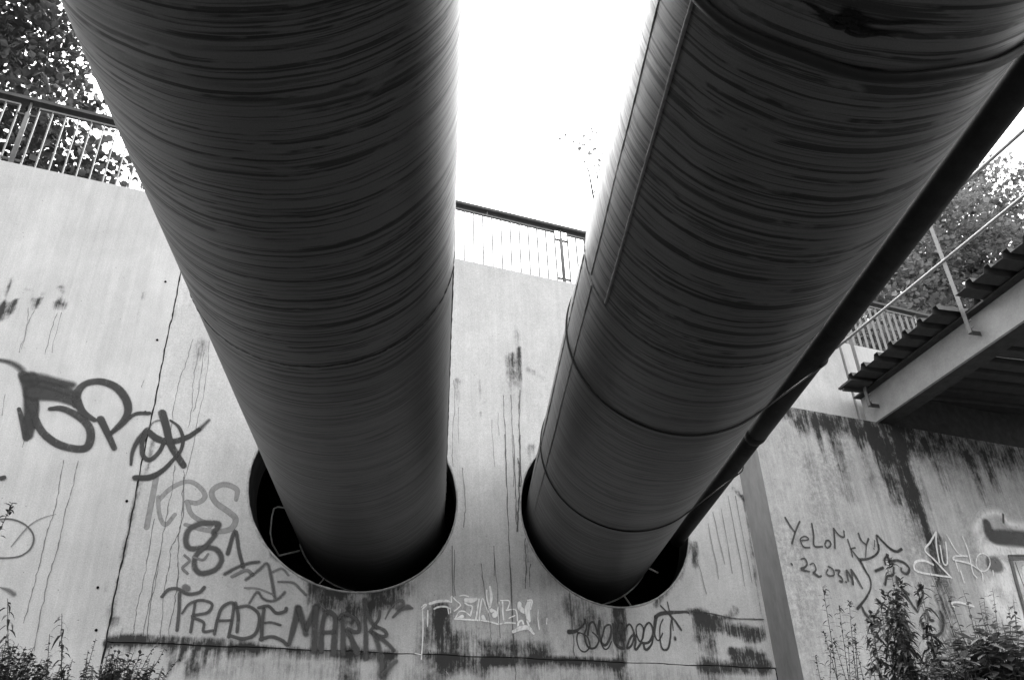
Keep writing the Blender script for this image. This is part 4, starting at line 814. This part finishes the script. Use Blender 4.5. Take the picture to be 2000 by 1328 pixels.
# ------------------------------------------------------------------ trees
def leaf_cloud(name, C, size, mat, parent, updir=0.4, kind='stuff'):
    """C (n,3) leaf centres; each leaf a folded five-point blade"""
    n = len(C)
    a = rng.normal(size=(n, 3)); a[:, 2] *= 0.7; a /= np.linalg.norm(a, axis=1)[:, None]
    nr = rng.normal(size=(n, 3)); nr[:, 2] = np.abs(nr[:, 2]) + updir
    nr -= a * (nr * a).sum(1)[:, None]; nr /= np.linalg.norm(nr, axis=1)[:, None]
    b = np.cross(nr, a)
    sz = size * rng.uniform(0.55, 1.25, (n, 1))
    P = [C - a * sz * 0.5, C - a * sz * 0.08 + b * sz * 0.42 + nr * sz * 0.12, C + a * sz * 0.25 + b * sz * 0.3 + nr * sz * 0.05, C + a * sz * 0.6,
         C + a * sz * 0.25 - b * sz * 0.3 + nr * sz * 0.05, C - a * sz * 0.08 - b * sz * 0.42 + nr * sz * 0.12]
    V = np.stack(P, 1).reshape(-1, 3)
    i = np.arange(n)[:, None] * 6
    F = np.vstack([np.hstack([i, i + 1, i + 2]), np.hstack([i, i + 2, i + 3]), np.hstack([i, i + 3, i + 4]), np.hstack([i, i + 4, i + 5])])
    t = np.repeat(rng.uniform(0, 1, n), 6)
    return np_mesh(name, V, F, mat, parent, {'tone': t}, False, kind)

def blob_points(blobs, per):
    out = []
    for (x, y, z, r) in blobs:
        nt = int(per * r * r)
        for _ in range(nt):
            u = rng.normal(size=3); u /= np.linalg.norm(u)
            c = np.array((x, y, z)) + u * r * rng.uniform(0.35, 1.0) ** 0.6
            k = rng.integers(8, 20)
            drop = rng.normal(size=(k, 3)) * np.array((0.17, 0.17, 0.12))
            out.append(c + drop)
    return np.vstack(out)

def tree(name, label, base, height, rad, blobs, per, size, mat, group=None):
    root = empty(name, base)
    tag(root, label, 'tree', group)
    B = Vector(base)
    m = MB()
    topz = height
    tr = [(0.12 * math.sin(i), 0.1 * math.cos(i * 1.3), topz * i / 6) for i in range(7)]
    m.tube(tr, [rad * (1 - 0.12 * i) for i in range(7)], 12)
    m.build('trunk', M['bark'], root)
    m = MB()
    for (x, y, z, r) in blobs:
        st = Vector(tr[random.randint(2, 5)])
        en = Vector((x, y, z)) - B
        mid = st.lerp(en, 0.5) + Vector((random.uniform(-.3, .3), random.uniform(-.3, .3), 0.3))
        m.tube([st, st.lerp(mid, .5), mid, mid.lerp(en, .5) + Vector((0.1, 0, 0.1)), en], [rad * .4, rad * .32, rad * .25, rad * .16, rad * .06], 7)
        for _ in range(int(7 * r)):
            u = Vector(rng.normal(size=3)).normalized() * r * 0.95
            m.tube([en.lerp(mid, random.random() * .4), en + u * .5 + Vector((0, 0, .08)), en + u], [rad * .08, rad * .05, 0.006], 5)
    m.build('limbs', M['bark'], root)
    C = blob_points(blobs, per) - np.array(base)
    leaf_cloud('crown', C, size, mat, root)
    return root

tree('maple_tree', 'dark broad leaved tree behind the railing at top left', (-5.2, 12.6, 6.5), 5.0, 0.16,
     [(-4.6, 12, 13.0, 1.5), (-3.7, 11.8, 12.0, 1.15), (-5.6, 12, 11.2, 1.7), (-3.6, 11.6, 10.6, 0.95), (-4.9, 12.2, 9.6, 1.4), (-3.3, 11.3, 9.4, 0.95), (-4.2, 11.6, 8.2, 1.2), (-2.5, 11.0, 8.9, 0.55), (-2.5, 11, 7.9, 0.7), (-3.1, 11.5, 11.5, .8), (-2.4, 11, 9.7, .6), (-1.7, 11, 8.7, .55), (-1.9, 11, 8.1, .6), (-2.9,11.4,13.4,.5), (-6.5, 12, 13, 1.5)],
     88, 0.12, M['leaf_dark'])
tree('roadside_tree', 'pale leaved tree above the footbridge at right, farthest right crown', (21.5, 14.5, 6.5), 8.0, 0.2,
     [(20.3, 13.5, 15.3, 1.6), (22.4, 13.6, 14.4, 1.9), (23.0, 14, 17.0, 1.5), (25.3, 14.5, 19.0, 1.7), (24.8, 14.0, 15.5, 1.8), (21.0, 14, 13.0, 1.6), (18.9, 13.2, 16.2, 0.9)],
     62, 0.165, M['leaf_mid'], 'trees behind the footbridge')
tree('roadside_tree', 'bushy tree between the slim black pipe and footbridge deck, behind wall railing', (17.0, 14.0, 6.5), 5.0, 0.18,
     [(17.6, 13.2, 13.4, 1.6), (16.2, 12.8, 11.6, 1.5), (18.6, 13.4, 11.8, 1.6), (15.0, 12.4, 10.2, 1.3), (17.0, 12.6, 9.6, 1.3), (19.2, 13.5, 14.6, 1.3), (13.6, 12.2, 9.2, 1.1)],
     85, 0.15, M['leaf_mid'], 'trees behind the footbridge')
tree('distant_tree', 'faint sparse treetop twig between the two big pipes', (9.4, 13.6, 6.5), 6.5, 0.12,
     [(8.9, 13, 13.9, 0.35), (8.05, 13, 14.45, 0.16), (7.75, 13, 14.55, 0.10), (8.3, 13, 13.9, 0.14), (9.2, 13.2, 13.2, 0.5)],
     140, 0.10, M['leaf_mid'])

# ------------------------------------------------------------------ plants at the wall foot
def blade_set(acc, base, dirs, ln, wd, droop):
    """curved narrow leaf of three quads"""
    side = dirs.cross(Vector((0, 0, 1)))
    side = side.normalized() if side.length > 1e-4 else Vector((1, 0, 0))
    b = len(acc[0])
    tn = random.random()
    for i, wf in enumerate((0.35, 1.0, 0.75, 0.05)):
        t = i / 3
        p = base + dirs * ln * t - Vector((0, 0, droop * ln * t * t))
        acc[0].extend([tuple(p - side * wd * wf * .5), tuple(p + side * wd * wf * .5)])
        acc[2].extend([tn, tn])
    for i in range(3):
        a = b + i * 2
        acc[1].append((a, a + 1, a + 3, a + 2))

def weed(base, tip, nleaf, ln, wd, droop, label, group, mat='leaf_weed', name='tall_weed', head=True, start=0.15, cat='weed'):
    B, T = Vector(base), Vector(tip)
    root = empty(name, B); tag(root, label, cat, group)
    bend = Vector((random.uniform(-.06, .06), random.uniform(-.06, .06), 0))
    path = [(T - B) * t + bend * math.sin(t * 3.1) for t in [i / 10 for i in range(11)]]
    m = MB(); m.tube(path, [0.007 * (1 - 0.75 * i / 10) for i in range(11)], 5); m.build('stem', M['stem'], root)
    acc = ([], [], [])
    for k in range(nleaf):
        t = start + (1 - start) * k / nleaf
        i = min(int(t * 10), 9)
        p = path[i].lerp(path[i + 1], t * 10 - i)
        an = k * 2.4 + random.uniform(-.4, .4)
        dv = Vector((math.cos(an), math.sin(an), 0.45 + random.uniform(-.2, .3))).normalized()
        blade_set(acc, p, dv, ln * (1.15 - 0.5 * t) * random.uniform(.7, 1.2), wd, droop * random.uniform(.6, 1.3))
    if head:
        for k in range(14):
            dv = Vector((random.uniform(-1, 1), random.uniform(-1, 1), random.uniform(-.2, 1))).normalized()
            blade_set(acc, path[-1] - Vector((0, 0, random.uniform(0, .08))), dv, ln * .35, wd * .9, .2)
    np_mesh('leaves', acc[0], acc[1], M[mat], root, {'tone': acc[2]}, False, 'stuff')
    return root

def gz(y): return -1.4 + 1.75 * (y - 1) / 7.0
# thin weeds left of the leafy clump
for (x, z), lab in (((5.69, 1.90), 'tallest thin weed with a tufted tip, leftmost of the three at right'), ((5.83, 1.74), 'thin leafy weed in the middle of the three at right'), ((5.97, 1.80), 'thin weed with a small tufted head, rightmost of the three at right')):
    weed((x - 0.25, 6.0, gz(6)), (x, 6.0, z), 64, 0.13, 0.014, 0.5, lab, 'thin weeds by the abutment')
for i in range(9):
    x = random.uniform(5.55, 6.1)
    weed((x - 0.2, random.uniform(5.8, 6.2), gz(6)), (x, random.uniform(5.8, 6.2), random.uniform(1.25, 1.6)), 50, 0.12, 0.015, 0.5, 'short thin weed at the foot of the three tall thin weeds', 'low weeds by the abutment')
# dense clump with drooping leaves
for i in range(34):
    x = random.gauss(6.42, 0.2)
    y = random.uniform(5.7, 6.3)
    z = 2.16 - abs(x - 6.62) * 0.9 - random.random() * 0.75
    if i == 0: x, z = 6.60, 2.22
    if i == 1: x, z = 6.42, 1.95
    weed((x - 0.2, y, gz(y)), (x, y, z), 48, 0.19, 0.033, 0.95, 'tall weed with narrow drooping leaves in the dense clump at right', 'dense drooping weeds by the abutment', start=0.25)

def shrub(name, label, base, arches, leaf, mat, nleaf, droop=0.3, group=None, wide=0.5, head=False):
    B = Vector(base)
    root = empty(name, B); tag(root, label, 'shrub', group)
    m = MB(); acc = ([], [], [])
    for (tip, up) in arches:
        T = Vector(tip) - B
        path = []
        for i in range(13):
            t = i / 12
            p = T * t + Vector((0, 0, up * math.sin(math.pi * t) * 1.0)) + Vector((random.gauss(0, .006), random.gauss(0, .006), 0))
            path.append(p)
        m.tube(path, [0.006 * (1 - 0.7 * i / 12) for i in range(13)], 4)
        for k in range(nleaf):
            t = 0.12 + 0.88 * k / nleaf
            i = min(int(t * 12), 11)
            p = path[i].lerp(path[i + 1], t * 12 - i)
            an = random.uniform(0, 6.28)
            dv = Vector((math.cos(an), math.sin(an), random.uniform(-.3, .6))).normalized()
            blade_set(acc, p, dv, leaf * random.uniform(.6, 1.3), leaf * wide, droop)
    m.build('branches', M['stem'], root)
    np_mesh('foliage', acc[0], acc[1], M[mat], root, {'tone': acc[2]}, False, 'stuff')
    return root

def arches(cx, cy, cz, rx, rz, n, up=0.25):
    out = []
    for _ in range(n):
        a = random.uniform(0, 6.28); q = math.sqrt(random.random())
        out.append(((cx + math.cos(a) * rx * q, cy + random.uniform(-.35, .35), cz + rz * (1 - q * q) * random.uniform(.5, 1) + random.uniform(-.06, .03)), up * random.uniform(.3, 1)))
    return out
g5 = gz(5)
shrub('dark_shrub', 'dark fine leaved shrub mound at the bottom left corner', (-0.65, 5, g5), arches(-0.66, 5, 0.80, 0.42, 0.18, 150), 0.035, 'leaf_bush', 90)
shrub('dark_shrub', 'dark fine leaved shrub mound at the foot of the vertical wall joint', (-0.05, 5, g5), arches(-0.05, 5, 0.80, 0.20, 0.10, 100), 0.032, 'leaf_bush', 80)
shrub('twiggy_shrub', 'arching twigs with tiny leaves between the two dark mounds', (-0.3, 5, g5), [((-0.35, 5, 0.96), .12), ((-0.22, 5, 0.93), .1), ((-0.12, 5, 0.96), .1), ((0.1, 5, 0.99), .16), ((0.14, 4.9, 0.95), .14), ((-0.42, 5, 1.0), .06), ((-0.3, 5.1, 0.9), .2), ((0.22, 5, 0.92), .08), ((-0.2, 5, 0.99), .03)], 0.02, 'leaf_bush', 110, wide=.6)
weed((-0.42, 5, g5), (-0.655, 5, 1.165), 46, 0.085, 0.016, 1.2, 'curly leaved sprig rising at the far left edge', 'curly leaved sprigs', 'leaf_bush', 'sprig', False, 0.5, 'plant')
weed((-0.25, 5, g5), (-0.392, 5, 1.105), 50, 0.085, 0.016, 1.2, 'curly leaved upright sprig left of the vertical wall joint', 'curly leaved sprigs', 'leaf_bush', 'sprig', False, 0.5, 'plant')
weed((-0.95, 4.5, gz(4.5)), (-0.675, 4.5, 1.50), 60, 0.07, 0.014, .7, 'leaning leafy sprig entering at left edge above the dark mound', 'curly leaved sprigs', 'leaf_bush', 'sprig', True, 0.5, 'plant')
# brambles and broad leaved bush at lower right
g55 = gz(5.5)
shrub('bramble_bush', 'broad leaved bramble filling the lower right corner', (7.0, 5.5, g55), arches(7.0, 5.5, 1.22, 0.7, 0.40, 130), 0.125, 'leaf_bramble', 22, .3, 'brambles by the abutment', .62)
shrub('bramble_bush', 'darker lower bramble between drooping weeds and the corner bush', (6.35, 5.5, g55), arches(6.35, 5.6, 1.05, 0.42, 0.30, 90), 0.085, 'leaf_bramble', 26, .3, 'brambles by the abutment', .5)
shrub('bramble_cane', 'bramble canes with paired leaves arching over the corner bush', (6.8, 5.5, g55), [((7.1, 5.5, 1.80), .12), ((7.25, 5.5, 1.86), .05), ((6.85, 5.5, 1.84), .10), ((6.62, 5.6, 1.98), .04), ((6.75, 5.6, 1.95), .1), ((7.4, 5.5, 1.72), .1), ((6.9, 5.4, 1.70), .1), ((7.5, 5.5, 1.80), .06)], 0.06, 'leaf_bramble', 60, .3, 'brambles by the abutment', .5)
